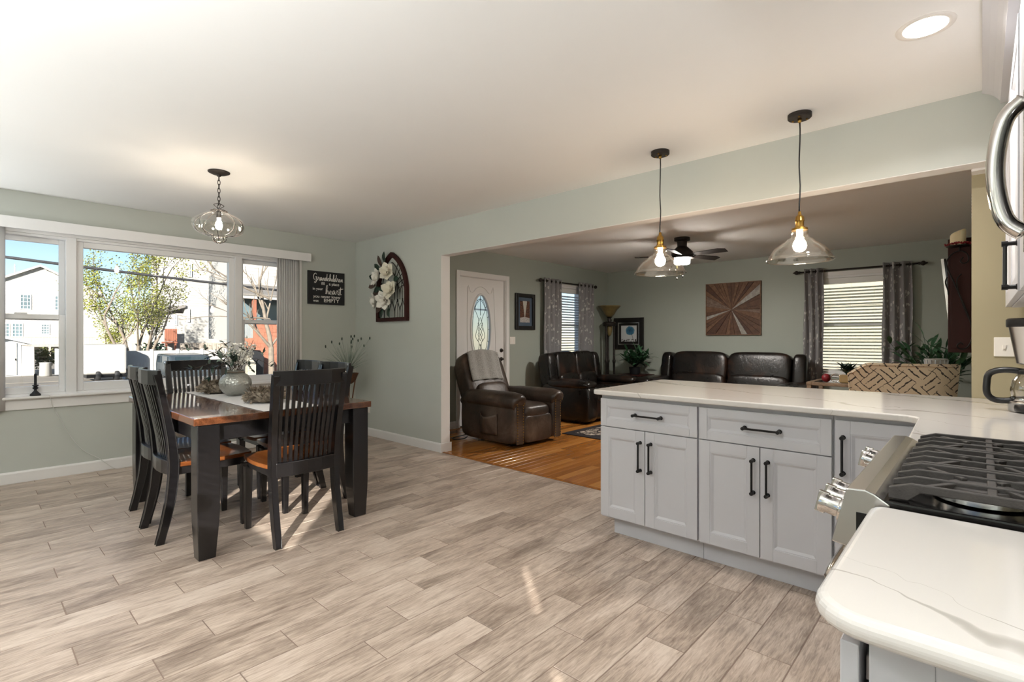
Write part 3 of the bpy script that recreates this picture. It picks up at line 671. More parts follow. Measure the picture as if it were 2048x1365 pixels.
# near end cabinet
t = thing('end_cabinet', 'grey end cabinet under the foreground worktop', 'cabinet', (6.2, .97, 0))
mb = MB(); mb.box(5.962, .765, .11, 6.54, 1.208, .883); mb.box(6.03, .78, 0, 6.54, 1.208, .11); mb.build('body', 'cabinet', t, bevel=.0015)
panel_door(t, 'end_panel', 'y', .744, 5.96, 6.54, .11, .883, st=.062)
a = panel_door(t, 'door', 'x', 5.929, .75, 1.20, .123, .86); B(5.951, .79, .80, 5.961, .82, .83).build('hinge', 'chrome', a)
# ---- range
rg = thing('gas_range', 'stainless gas range with black grates between the worktops', 'range', (6.2, 1.6, 0))
Y0, Y1 = 1.218, 1.980
B(5.93, Y0, .05, 6.54, Y1, .90).build('body', 'black_plastic', rg)
MB().prism([(5.832, .82), (5.866, .815), (5.93, .815), (5.93, .915), (5.906, .931), (5.89, .937), (5.858, .935)], 'y', Y0, Y1).build('control_panel', 'steel', rg, bevel=.003)
B(5.875, Y0 - .0008, .835, 5.91, Y0 + .006, .89).build('panel_notch', 'black_gloss', rg)
dr = B(5.862, Y0 + .004, .23, 5.93, Y1 - .004, .805).build('oven_door', 'black_gloss', rg, bevel=.004)
mb = MB(); mb.box(5.856, Y0 + .002, .70, 5.861, Y1 - .002, .80); mb.box(5.856, Y0 + .002, .24, 5.861, Y1 - .002, .30); mb.build('door_trim', 'steel', dr)
mb = MB(); mb.tube(crom([(5.862, Y0 + .03, .70), (5.835, Y0 + .032, .72), (5.822, Y0 + .06, .735), (5.822, (Y0 + Y1) / 2, .735), (5.822, Y1 - .06, .735), (5.835, Y1 - .032, .72), (5.862, Y1 - .03, .70)], 4), .011, 10)
mb.build('handle', 'chrome', dr, smooth=True, ang=40)
B(5.87, Y0 + .004, .06, 5.93, Y1 - .004, .22).build('warming_drawer', 'steel', rg, bevel=.004)
for y in (1.268, 1.335, 1.402, 1.80, 1.87):
    m = T(5.845, y, .876) @ RY(-90 + 12.5)
    k = MB().lathe([(.026, 0), (.026, .006), (.021, .009), (.02, .03), (.022, .034), (.021, .044)], 20, m=m).build('knob', 'chrome', rg, smooth=True, ang=35)
    MB().box(-.023, -.006, .03, .023, .006, .05, m).build('grip', 'chrome', k, bevel=.002)
ck = B(5.912, Y0 + .003, .905, 6.53, Y1 - .003, .922).build('cooktop', 'black_gloss', rg, bevel=.004)
for i, (bx, by, br) in enumerate(((6.06, 1.345, .062), (6.38, 1.345, .05), (6.22, 1.6, .055), (6.05, 1.83, .055), (6.38, 1.83, .05))):
    b = MB().lathe([(br + .004, 0), (br + .012, .004), (br + .012, .018), (br + .004, .022), (br, .02), (br * .3, .018)], 28, (bx, by, .922)).build('burner_ring', 'steel', ck, smooth=True, ang=40)
    MB().lathe([(br - .01, .018), (br - .006, .022), (br - .01, .028), (.005, .029)], 28, (bx, by, .922)).build('burner_cap', 'cast_iron', ck, smooth=True, ang=40)
def grate(par, ya, yb):
    mb = MB(); zt = .958; x0, x1 = 5.925, 6.515
    n = 4
    for i in range(n):
        y = ya + .008 + (yb - ya - .016) * i / (n - 1)
        mb.prism([(x0, .924 if i in (0, n - 1) else .936), (x0 + .03, .924 if i in (0, n - 1) else .938), (x0 + .05, .942), (x1 - .05, .942), (x1 - .03, .926), (x1, .926), (x1, zt - .012), (x1 - .035, zt), (x0 + .035, zt), (x0, zt - .012)], 'y', y - .0055, y + .0055)
    for x in (x0 + .15, x0 + .44): mb.box(x - .007, ya + .008, .944, x + .007, yb - .008, zt - .003)
    # slanting fingers toward the burners
    for bx in (6.06, 6.38):
        c = (ya + yb) / 2
        for dx, dy in ((1, 1), (1, -1), (-1, 1), (-1, -1)):
            a = Vector((bx + dx * .085, c + dy * (yb - ya) * .42, .953)); b = Vector((bx + dx * .025, c + dy * .018, .956)); s_ = (b - a).normalized().cross(Vector((0, 0, 1))) * .006
            mb.add([a - s_, a + s_, b + s_, b - s_, a - s_ + Vector((0, 0, -.013)), a + s_ + Vector((0, 0, -.013)), b + s_ + Vector((0, 0, -.013)), b - s_ + Vector((0, 0, -.013))], [(0, 1, 2, 3), (7, 6, 5, 4), (0, 4, 5, 1), (1, 5, 6, 2), (2, 6, 7, 3), (3, 7, 4, 0)])
    return mb.build('grate', 'cast_iron', par, bevel=.002)
for a in range(3): grate(rg, Y0 + .02 + a * .243, Y0 + .02 + a * .243 + .237)
# ---- upper cabinets, crown, microwave
UX = 6.147
t = thing('wall_cabinet', 'pale grey wall cabinet with black handle above the corner worktop', 'cabinet', (6.35, 2.9, 1.39))
B(UX + .021, 1.99, 1.39, 6.548, YB - .003, 2.41).build('body', 'cabinet', t, bevel=.002)
a = panel_door(t, 'door', 'x', UX, 2.335, 2.92, 1.393, 2.30, st=.062); bar_handle(a, 'x', UX, 2.375, 1.483, .15, True)
a = panel_door(t, 'door', 'x', UX, 2.924, YB - .006, 1.393, 2.30, st=.062)
B(UX + .004, 1.992, 1.395, UX + .02, 2.331, 2.30).build('filler', 'cabinet', t)
t = thing('wall_cabinet', 'pale grey wall cabinet over the microwave', 'cabinet', (6.35, 1.6, 1.92))
B(UX + .021, .75, 1.92, 6.548, 1.985, 2.41).build('body', 'cabinet', t, bevel=.002)
for y0, y1 in ((.76, 1.19), (1.195, 1.58), (1.585, 1.98)): panel_door(t, 'door', 'x', UX, y0, y1, 1.93, 2.30, st=.055)
one(MB().prism([(6.062, 2.498), (6.062, 2.482), (6.07, 2.478), (6.085, 2.47), (6.105, 2.455), (6.12, 2.437), (6.128, 2.425), (6.128, 2.412), (6.548, 2.412), (6.548, 2.498)], 'y', .75, YB - .003), 'crown_moulding', 'cabinet', 'cove crown moulding between the wall cabinets and the ceiling', 'moulding')
mw = thing('microwave', 'stainless over-the-range microwave with curved handle', 'microwave', (6.35, 1.6, 1.46))
B(6.165, 1.222, 1.462, 6.547, 1.978, 1.917).build('body', 'black_plastic', mw, bevel=.003)
d = B(6.150, 1.40, 1.475, 6.1645, 1.978, 1.915).build('door', 'black_gloss', mw, bevel=.003)
mb = MB(); frame_rect(mb, 6.144, 6.1495, 1.40, 1.978, 1.475, 1.915, .05); mb.build('door_frame', 'steel', d, bevel=.002)
mb = MB(); mb.tube(crom([(6.144, 1.93, 1.52), (6.105, 1.935, 1.57), (6.088, 1.94, 1.70), (6.105, 1.935, 1.83), (6.144, 1.93, 1.88)], 6), .021, 14); mb.build('handle', 'chrome', mw, smooth=True)
B(6.150, 1.225, 1.475, 6.1645, 1.395, 1.915).build('control_strip', 'black_gloss', mw)
# ---- coffee maker
cm = thing('coffee_maker', 'black and steel drip coffee maker with glass carafe', 'coffee maker', (6.24, 3.16, .915))
cx, cy = 6.255, 3.16
MB().sell((cx + .03, cy, .936), (.25, .2, .042), .5, .3).build('base', 'black_plastic', cm, smooth=True)
MB().lathe([(.088, 0), (.09, .002), (.09, .04), (.086, .045)], 32, (cx - .02, cy, .918)).build('warming_plate', 'steel', cm, smooth=True, ang=35)
B(cx + .085, cy - .08, .93, cx + .15, cy + .08, 1.2).build('tower', 'black_plastic', cm, bevel=.015, seg=3)
MB().lathe([(.068, 0), (.073, .004), (.098, .16), (.1, .165), (.09, .165)], 36, (cx - .01, cy, 1.125)).build('filter_housing', 'steel', cm, smooth=True, ang=35)
MB().lathe([(.104, 0), (.106, .006), (.106, .032), (.1, .038), (.01, .04)], 36, (cx - .01, cy, 1.288)).build('lid', 'black_plastic', cm, smooth=True, ang=35)
MB().lathe([(.03, 0), (.03, .05)], 16, (cx - .01, cy, 1.08)).build('drip_valve', 'black_plastic', cm)
cf = MB().lathe([(.06, 0), (.078, .02), (.084, .05), (.076, .09), (.056, .122), (.054, .128)], 30, (cx - .02, cy, .963), close=False).build('carafe', 'clear_glass', cm, smooth=True, solid=.002)
MB().lathe([(.01, 0), (.058, .0), (.06, .012), (.05, .02), (.01, .022)], 30, (cx - .02, cy, 1.082)).build('carafe_lid', 'black_plastic', cm, smooth=True, ang=40)
MB().lathe([(.079, 0), (.081, .006), (.079, .014)], 30, (cx - .02, cy, .965), close=False).build('carafe_band', 'chrome', cm, smooth=True)
hp = crom([(cx - .06, cy, 1.092), (cx - .12, cy, 1.098), (cx - .168, cy, 1.08), (cx - .178, cy, 1.03), (cx - .175, cy, .985), (cx - .15, cy, .962), (cx - .105, cy, .962), (cx - .09, cy, .972)], 5)
MB().tube(hp, .0135, 10).build('handle', 'black_plastic', cf, smooth=True)
# switch plate on the tan wall
sp = thing('switch_plate', 'almond double switch plate on the tan wall behind the coffee maker', 'light switch', (6.17, 3.73, 1.146))
B(6.108, 3.721, 1.142, 6.235, 3.7297, 1.244).build('plate', 'plate', sp, bevel=.003)
for x in (6.148, 6.195): B(x - .006, 3.711, 1.183, x + .006, 3.722, 1.203).build('toggle', 'plate', sp, bevel=.001)
# ---- lamps
def pendant(x, y, label, group):
    t = thing('pendant_lamp', label, 'lamp', (x, y, H), group=group)
    k = MB().lathe([(.06, 0), (.06, -.022), (.056, -.026), (.01, -.027)], 28, (x, y, H - .0005)).build('canopy', 'bronze', t, smooth=True, ang=40)
    for i in range(3): a = R(40 + 120 * i); MB().lathe([(.006, 0), (.006, -.004), (.003, -.006)], 8, (x + .04 * math.cos(a), y + .04 * math.sin(a), H - .026)).build('screw', 'brass', k)
    MB().lathe([(.012, 0), (.009, -.02), (.004, -.024)], 12, (x, y, H - .026)).build('cord_grip', 'brass', t, smooth=True)
    pts = [(x + .0025 * math.sin(i * 1.1), y + .002 * math.cos(i * 1.7), H - .04 - i * .0515) for i in range(11)]
    MB().tube(pts, .0038, 8).build('cord', 'black_plastic', t, smooth=True)
    MB().lathe([(.005, 0), (.008, -.004), (.01, -.02), (.018, -.028), (.022, -.034), (.024, -.05), (.025, -.054), (.022, -.058), (.022, -.085), (.026, -.088), (.026, -.094), (.04, -.096), (.042, -.108), (.02, -.11)], 24, (x, y, 1.953)).build('socket', 'brass', t, smooth=True, ang=40)
    pr = [(.040, 1.846), (.042, 1.842), (.042, 1.828), (.038, 1.822), (.043, 1.812), (.05, 1.802), (.062, 1.795), (.072, 1.79), (.08, 1.778), (.105, 1.762), (.128, 1.742), (.146, 1.718), (.156, 1.695), (.158, 1.69), (.166, 1.684), (.168, 1.676)]
    MB().lathe(pr, 48, (x, y, 0), close=False).build('shade', 'clear_glass', t, smooth=True, solid=.003)
    mb = MB(); mb.tube([(x + .1675 * math.cos(R(a * 7.5)), y + .1675 * math.sin(R(a * 7.5)), 1.676) for a in range(48)], .0028, 6, closed=True); mb.build('shade_rim', 'clear_glass', t, smooth=True)
    MB().lathe([(.004, 1.724), (.02, 1.729), (.031, 1.742), (.035, 1.758), (.032, 1.776), (.022, 1.794), (.015, 1.81), (.015, 1.845)], 20, (x, y, 0)).build('bulb', 'bulb', t, smooth=True)
pendant(4.468, 3.195, 'clear glass pendant lamp on a black cord, over the free end of the peninsula', 'pendant lamps over the peninsula')
pendant(5.309, 3.195, 'clear glass pendant lamp on a black cord, nearer the kitchen wall cabinets', 'pendant lamps over the peninsula')
def can(x, y, label, power):
    t = thing('recessed_light', label, 'ceiling light', (x, y, H), group='recessed ceiling lights')
    MB().lathe([(.072, -.003), (.08, -.006), (.096, -.004), (.098, 0)], 40, (x, y, H - .0003), close=False).build('trim_ring', 'ring', t, smooth=True)
    MB().lathe([(.001, 0), (.073, 0), (.0735, .002), (.001, .002)], 40, (x, y, H - .0045)).build('lens', 'can_lens', t)
    l = bpy.data.lights.new('can_light', 'AREA'); l.shape = 'DISK'; l.size = .14; l.energy = power; l.color = (1, .985, .965); l.spread = R(150)
    o = bpy.data.objects.new('can_light', l); COL.objects.link(o); o.parent = t; o.location = (0, 0, -.012)
can(5.893, 2.641, 'round recessed ceiling light above the range', 8)
for i, (x, y) in enumerate(((5.0, .35), (6.9, .1), (4.3, -.55), (3.0, -.7))):  # unseen recessed lights, added to brighten the room
    can(x, y, ['round recessed ceiling light over the kitchen aisle behind the camera', 'round recessed ceiling light in the side passage', 'round recessed ceiling light before the rear window', 'round recessed ceiling light nearest the dining corner of the rear wall'][i], (2, 8, 10, 12)[i])
# dining pendant: wire cage with blown lobes
dx, dy = 1.818, 1.318
t = thing('lantern_pendant', 'wire-caged blown glass lantern pendant over the dining table', 'lamp', (dx, dy, H))
MB().lathe([(.075, 0), (.074, -.006), (.05, -.018), (.02, -.022), (.012, -.035)], 30, (dx, dy, H - .0005)).build('canopy', 'bronze', t, smooth=True, ang=50)
for i in range(7):
    z = H - .05 - i * .031; a = 90 * (i % 2)
    MB().tube([T(dx, dy, z) @ RZ(a) @ Vector((.009 * math.cos(R(q * 36)), 0, .021 * math.sin(R(q * 36)))) for q in range(10)], .0025, 5, closed=True).build('chain_link', 'bronze', t, smooth=True)
mb = MB(); 
for a in range(4): mb.tube([T(dx, dy, 0) @ RZ(a * 90) @ Vector(p) for p in crom([(.002, 0, 2.262), (.03, 0, 2.25), (.034, 0, 2.243), (.012, 0, 2.225), (.004, 0, 2.205)], 4)], .0024, 5)
mb.build('hook_crown', 'bronze', t, smooth=True)
def lob(th, ph):
    # profile radius by height param ph 0..1 (top to bottom), 8 lobes
    prof = crom([(.03, 0, 2.212), (.055, 0, 2.205), (.06, 0, 2.19), (.1, 0, 2.175), (.165, 0, 2.135), (.183, 0, 2.09), (.16, 0, 2.045), (.1, 0, 2.018), (.055, 0, 2.012), (.05, 0, 2.0), (.042, 0, 1.975), (.01, 0, 1.958)], 3)
    q = prof[min(len(prof) - 1, int(round(ph * (len(prof) - 1))))]; l = .86 + .14 * abs(math.cos(4 * th)) ** .6
    r = q.x * (l if q.x > .05 else 1)
    return (dx + r * math.cos(th), dy + r * math.sin(th), q.z)
MB().grid(lambda u, v: lob(u * 2 * math.pi, v), 64, 33).build('globe', 'clear_glass', t, smooth=True)
mb = MB()
for k in range(8): mb.tube([lob(math.pi / 8 + k * math.pi / 4, i / 33) for i in range(34)], .0022, 5)
mb.tube([(dx + .052 * math.cos(R(a * 15)), dy + .052 * math.sin(R(a * 15)), 2.011) for a in range(24)], .002, 5, closed=True)
mb.tube([(dx + .058 * math.cos(R(a * 15)), dy + .058 * math.sin(R(a * 15)), 2.2) for a in range(24)], .002, 5, closed=True)
mb.build('cage', 'bronze', t, smooth=True)
MB().lathe([(.004, 2.06), (.018, 2.068), (.024, 2.09), (.02, 2.115), (.012, 2.135), (.012, 2.16)], 16, (dx, dy, 0)).build('bulb', 'lantern_bulb', t, smooth=True)
MB().lathe([(.014, 2.15), (.016, 2.155), (.016, 2.2), (.004, 2.212)], 12, (dx, dy, 0)).build('socket', 'bronze', t, smooth=True)
# unseen lamps added along the rear wall, behind the camera, to brighten the ceiling
def uplight(x, y, label, power):
    t = thing('added_fill_lamp', label, 'lamp', (x, y, 0), group='uplight floor lamps on the rear wall')
    MB().lathe([(.14, 0), (.14, .02), (.02, .03), (.012, .05), (.012, 1.02), (.03, 1.04)], 24, (x, y, .0005)).build('pole', 'steel', t, smooth=True, ang=40)
    MB().lathe([(.03, 1.04), (.1, 1.06), (.17, 1.11), (.18, 1.13), (.17, 1.125), (.1, 1.08), (.03, 1.06)], 32, (x, y, 0)).build('bowl', 'plate', t, smooth=True)
    l = bpy.data.lights.new('uplight', 'AREA'); l.shape = 'DISK'; l.size = .3; l.energy = power; l.color = (.95, .98, 1)
    o = bpy.data.objects.new('uplight', l); COL.objects.link(o); o.parent = t; o.location = (0, 0, 1.122); o.rotation_euler = (math.pi, 0, 0)
for x, y, lb, pw in ((.45, -.85, 'white bowl uplight nearest the dining window on the rear wall', 14), (2.3, -.88, 'white bowl uplight in the middle of the rear wall', 11), (4.6, -.78, 'white bowl uplight under the rear window', 37), (7.3, -.5, 'white bowl uplight in the side passage', 32)): uplight(x, y, lb, pw)

# ---------------------------------------------------------------- dining set
tb = thing('dining_table', 'square-legged dining table with brown top and black legs', 'table', (2.10, 1.405, 0))
tx0, tx1, ty0, ty1 = 1.30, 2.905, .856, 1.955
xm = [tx0, 1.70, 2.10, 2.50, tx1]
B(tx0, ty0, .755, tx1, ty1, .797).build('tabletop', 'table_wood', tb, bevel=.005)
mb = MB(); mb.box(tx0 + .05, ty0 + .045, .655, tx1 - .05, ty0 + .065, .7545); mb.box(tx0 + .05, ty1 - .065, .655, tx1 - .05, ty1 - .045, .7545); mb.box(tx0 + .05, ty0 + .065, .655, tx0 + .07, ty1 - .065, .7545); mb.box(tx1 - .07, ty0 + .065, .655, tx1 - .05, ty1 - .065, .7545)
mb.build('apron', 'black_wood', tb, bevel=.002)
for x, sx in ((tx0 + .012, 1), (tx1 - .012, -1)):
    for y, sy in ((ty0 + .02, 1), (ty1 - .02, -1)):
        mb = MB(); w = .115; st = [(0, .012, .086), (.10, .006, .098), (.2, .001, .11), (.3, 0, w), (.754, 0, w)]
        vs = []; 
        for z, i0, ww in st:
            a, b = i0 + (w - ww) * .5 - i0, None
            xs = sorted((x + sx * (w - ww) * .35, x + sx * (w - (w - ww) * .65))); ys = sorted((y + sy * (w - ww) * .35, y + sy * (w - (w - ww) * .65)))
            vs += [(xs[0], ys[0], z), (xs[1], ys[0], z), (xs[1], ys[1], z), (xs[0], ys[1], z)]
        n = len(st); fs = [(3, 2, 1, 0), tuple(range(4 * n - 4, 4 * n))] + [(4 * j + i, 4 * j + (i + 1) % 4, 4 * j + 4 + (i + 1) % 4, 4 * j + 4 + i) for j in range(n - 1) for i in range(4)]
        mb.add(vs, fs).build('leg', 'black_wood', tb, bevel=.004)
def strip(center, widths):
    """outline polygon around a 2-D centre line"""
    P = [Vector((a, b, 0)) for a, b in center]; l, r = [], []
    for i, p in enumerate(P):
        d = (P[min(i + 1, len(P) - 1)] - P[max(i - 1, 0)]).normalized(); nn = Vector((-d.y, d.x, 0)) * widths[i] / 2
        l.append((p.x + nn.x, p.y + nn.y)); r.append((p.x - nn.x, p.y - nn.y))
    return l + r[::-1]
def dining_chair():
    t = thing('dining_chair', None, 'chair', (0, 0, 0), group='dining chairs')
    def bx(z):   # depth position of the back post at height z
        P = [(0, -.262), (.12, -.232), (.25, -.205), (.38, -.19), (.48, -.188), (.62, -.2), (.8, -.232), (.95, -.262), (1.05, -.282)]
        for (a, u), (b, v) in zip(P, P[1:]):
            if a <= z <= b: return u + (v - u) * (z - a) / (b - a)
        return P[-1][1]
    zs = [0, .06, .12, .19, .26, .33, .4, .48, .56, .64, .72, .8, .88, .96, 1.02]
    for s_ in (-1, 1):
        wd = [.036, .039, .042, .045, .047, .049, .05, .05, .046, .042, .038, .036, .034, .033, .032]
        # post splays outward a little toward the top
        poly = strip([(bx(z), z) for z in zs], wd); mb = MB(); n = len(poly); half = len(zs)
        hh = zs + zs[::-1]
        yo = lambda z: .214 + .018 * max(0, z - .45) / .6
        vs = [(p[0], s_ * yo(h), p[1]) for p, h in zip(poly, hh)] + [(p[0], s_ * (yo(h) - .034), p[1]) for p, h in zip(poly, hh)]
        fs = [(i, (i + 1) % n, n + (i + 1) % n, n + i) for i in range(n)] + [(i, i + 1, n - 2 - i, n - 1 - i) for i in range(half - 1)] + [(n + n - 1 - i, n + n - 2 - i, n + i + 1, n + i) for i in range(half - 1)]
        if s_ > 0: fs = [f[::-1] for f in fs]
        mb.add(vs, fs).build('back_post', 'black_wood', t, local=True, bevel=.004)
        mb = MB(); vs = []
        for z, w in ((0, .034), (.15, .038), (.41, .046)):
            cx_, cy_ = .215, s_ * .19; vs += [(cx_ - w / 2, cy_ - w / 2, z), (cx_ + w / 2, cy_ - w / 2, z), (cx_ + w / 2, cy_ + w / 2, z), (cx_ - w / 2, cy_ + w / 2, z)]
        mb.add(vs, [(3, 2, 1, 0), (8, 9, 10, 11)] + [(4 * j + i, 4 * j + (i + 1) % 4, 4 * j + 4 + (i + 1) % 4, 4 * j + 4 + i) for j in range(2) for i in range(4)]).build('front_leg', 'black_wood', t, local=True, bevel=.004)
    mb = MB(); mb.box(-.19, -.195, .40, .215, -.175, .452); mb.box(-.19, .175, .40, .215, .195, .452); mb.box(.2, -.175, .40, .22, .175, .452)
    mb.build('seat_rail', 'black_wood', t, local=True, bevel=.003)
    mb = MB(); pl = strip([(-.20, -.182), (-.215, -.09), (-.22, 0), (-.215, .09), (-.20, .182)], [.03] * 5); mb.prism(pl, 'z', .405, .49); mb.build('rear_rail', 'black_wood', t, local=True, bevel=.003)
    # dished seat
    def seat(u, v, top):
        x = -.185 + u * .445; hw = (.205 + .022 * math.sin(math.pi * min(1, u * 1.05)) ) * (1 if u < .93 else 1 - (u - .93) * .35); y = (v * 2 - 1) * hw
        return (x + (.018 * math.cos((v - .5) * math.pi) if u > .5 else 0) * (u - .5) * 2, y, (.478 - .012 * math.sin(math.pi * u) * math.cos((v - .5) * 2.4) ** 2) if top else .4525)
    mb = MB(); nu = nv = 10; mb.grid(lambda u, v: seat(u, v, 1), nu, nv); k = len(mb.v); mb.grid(lambda u, v: seat(u, v, 0), nu, nv)
    mb.f = [f if i < nu * nv else f[::-1] for i, f in enumerate(mb.f)]
    ring = [i for i in range(nu + 1)] + [j * (nu + 1) + nu for j in range(1, nv + 1)] + [nv * (nu + 1) + i for i in range(nu - 1, -1, -1)] + [j * (nu + 1) for j in range(nv - 1, 0, -1)]
    mb.f += [(ring[i], k + ring[i], k + ring[(i + 1) % len(ring)], ring[(i + 1) % len(ring)]) for i in range(len(ring))]
    mb.build('seat', 'seat_wood', t, local=True, smooth=True, ang=50)
    # curved top rail and slats
    mb = MB(); pl = strip([(bx(1.0) + .004, -.226), (bx(1.0) - .022, -.12), (bx(1.0) - .03, 0), (bx(1.0) - .022, .12), (bx(1.0) + .004, .226)], [.022] * 5); mb.prism(pl, 'z', .957, 1.047)
    mb.build('top_rail', 'black_wood', t, local=True, bevel=.004)
    for i in range(11):
        f = (i - 5) / 5.0; y0 = f * .158; y1 = f * .172; c = 1 - f * f
        pts = [(bx(z) - .026 * c * (.5 + .5 * (z - .48) / .5) + .0, y0 + (y1 - y0) * (z - .48) / .5, z) for z in (.475, .6, .72, .84, .965)]
        mb = MB(); vs = []
        for x, y, z in pts: vs += [(x - .006, y - .0095, z), (x + .006, y - .0095, z), (x + .006, y + .0095, z), (x - .006, y + .0095, z)]
        mb.add(vs, [(3, 2, 1, 0), (16, 17, 18, 19)] + [(4 * j + q, 4 * j + (q + 1) % 4, 4 * j + 4 + (q + 1) % 4, 4 * j + 4 + q) for j in range(4) for q in range(4)]).build('slat', 'black_wood', t, local=True)
    return t
ch = dining_chair()
spots = [((2.765, 1.452, 0), 180, 'black slat-back dining chair at the table end nearest the kitchen'), ((2.245, 1.062, 0), 90, 'black slat-back dining chair on the near long side, right of its neighbour'), ((1.775, 1.092, 0), 90, 'black slat-back dining chair on the near long side, beside the window cord'),
    ((1.775, 1.775, 0), -90, 'black slat-back dining chair on the far long side, nearer the window'), ((2.25, 1.765, 0), -90, 'black slat-back dining chair on the far long side, nearer the opening'), ((1.265, 1.395, 0), 0, 'black slat-back dining chair at the table end in front of the window')]
for i, (p, rz, lb) in enumerate(spots):
    c = ch if i == 0 else copy_tree(ch)
    c.location = p; c.rotation_euler = (0, 0, R(rz)); c['label'] = lb
# runner, vase with spring stems, two dried wreath mounds, votive pot
mb = MB(); mb.grid(lambda u, v: (1.285 + u * 1.645, 1.235 + v * .34, .7985 + (0 if .01 < u < .992 else -.0)), 40, 6)
for sx, x in ((1, 2.93), (-1, 1.285)): mb.grid(lambda u, v: (x - sx * .0015, 1.235 + v * .34, .7985 - u * .0), 1, 6)
one(MB().grid(lambda u, v: (tx0 + .004 + u * 1.595, 1.225 + v * .36, .7996 + .0006 * math.sin(u * 60)), 60, 4), 'table_runner', 'runner', 'pale grey cloth runner along the dining table', 'runner', solid=.002)
VX, VY, VZ = 1.86, 1.42, .802
vs_ = thing('flower_vase', 'round hammered silver vase with white blossom and leafy stems', 'vase', (VX, VY, VZ))
VX0, VY0 = VX, VY
MB().lathe([(.05, 0), (.058, .004), (.085, .025), (.108, .06), (.113, .09), (.108, .12), (.085, .155), (.06, .17), (.054, .176), (.056, .19), (.06, .197), (.054, .197), (.048, .178), (.01, .16)], 40, (VX, VY, VZ)).build('body', 'hammered', vs_, smooth=True, ang=60)
mb = MB(); mb.tube([(VX + .059 * math.cos(R(a * 15)), VY + .059 * math.sin(R(a * 15)), VZ + .178 + .003 * math.sin(a)) for a in range(24)], .006, 6, closed=True); mb.build('twine', 'dry_brown', vs_, smooth=True)
rn = random.Random(21); st = MB(); lf = MB(); ld = MB(); bl = MB()
for i in range(16):
    a = rn.uniform(0, 6.28); L = rn.uniform(.13, .28); e = rn.uniform(.2, .7)
    d = Vector((math.cos(a) * e, math.sin(a) * e, 1)).normalized(); b = Vector((VX + .03 * math.cos(a), VY + .03 * math.sin(a), VZ + .18)); q = b + d * L
    st.tube([b, (b + q) / 2 + Vector((rn.uniform(-.01, .01), rn.uniform(-.01, .01), 0)), q], .0016, 4)
    for k in range(10):
        p = b + d * L * (.45 + .55 * rn.random()) + Vector((rn.gauss(0, .014), rn.gauss(0, .014), rn.gauss(0, .012)))
        for z in range(3): w = Vector((rn.gauss(0, 1), rn.gauss(0, 1), rn.gauss(0, 1))); bl.blade(p, w, w.orthogonal(), .02, .014, .2, 2)
for i in range(15):
    a = rn.uniform(-.9, .9) + (math.pi * .72 if i % 2 else -math.pi * .3); L = rn.uniform(.26, .44); d = Vector((math.cos(a), math.sin(a), rn.uniform(.1, .7))).normalized()
    b = Vector((VX, VY, VZ + .18)); pts = crom([b, b + d * L * .5 + Vector((0, 0, .05)), b + d * L + Vector((0, 0, .01 - .1 * rn.random()))], 4); st.tube(pts, .002, 4)
    for k in range(14):
        p = pts[min(len(pts) - 1, 2 + int(k * len(pts) / 14))]; w = (d * .6 + Vector((rn.gauss(0, .6), rn.gauss(0, .6), rn.gauss(0, .5)))).normalized()
        (lf if i % 3 == 0 else ld).blade(p, w, (0, 0, 1), rn.uniform(.04, .07), .02, .1, 3, .1)
st.build('stems', 'twig', vs_); lf.build('pale_leaves', 'leaf_pale', vs_)['kind'] = 'stuff'; ld.build('dark_leaves', 'leaf_dark', vs_)['kind'] = 'stuff'; bl.build('blossom', 'petal', vs_)['kind'] = 'stuff'
def mound(x, y, label):
    t = thing('dried_wreath', label, 'wreath', (x, y, .8025), group='dried wreaths on the runner'); rn = random.Random(int(x * 100))
    mb = MB(); mb.tube([(x + .075 * math.cos(R(a * 18)), y + .075 * math.sin(R(a * 18)), .841) for a in range(20)], .036, 8, closed=True); mb.build('ring', 'dry_brown', t, smooth=True)
    mb = MB()
    for i in range(620):
        a = rn.uniform(0, 6.28); b = rn.uniform(-.4, 3.5); c = Vector((math.cos(a), math.sin(a), 0)); p = Vector((x, y, .838)) + c * (.075 + .036 * math.cos(b)) + Vector((0, 0, .045 * math.sin(b)))
        w = c * math.cos(b) + Vector((0, 0, math.sin(b))) + Vector((rn.gauss(0, .6), rn.gauss(0, .6), rn.gauss(0, .4))); mb.blade(p, w, w.orthogonal(), rn.uniform(.02, .045), .018, .3, 2)
    mb.v = [(a_, b_, max(c_, .8035)) for a_, b_, c_ in mb.v]; mb.build('dried_leaves', 'dry_brown', t)['kind'] = 'stuff'
    MB().lathe([(.036, 0), (.038, .004), (.04, .1), (.036, .1), (.034, .01), (.01, .008)], 20, (x, y, .8)).build('votive_cup', 'clear_glass', t, smooth=True, ang=40)
    MB().lathe([(.03, 0), (.03, .075), (.004, .078)], 16, (x, y, .809)).build('candle', 'candle', t, smooth=True, ang=40)
mound(1.57, 1.38, 'brown dried-leaf wreath around a votive, on the window side of the vase')
mound(2.45, 1.41, 'brown dried-leaf wreath around a votive, behind the slats of the end chair')
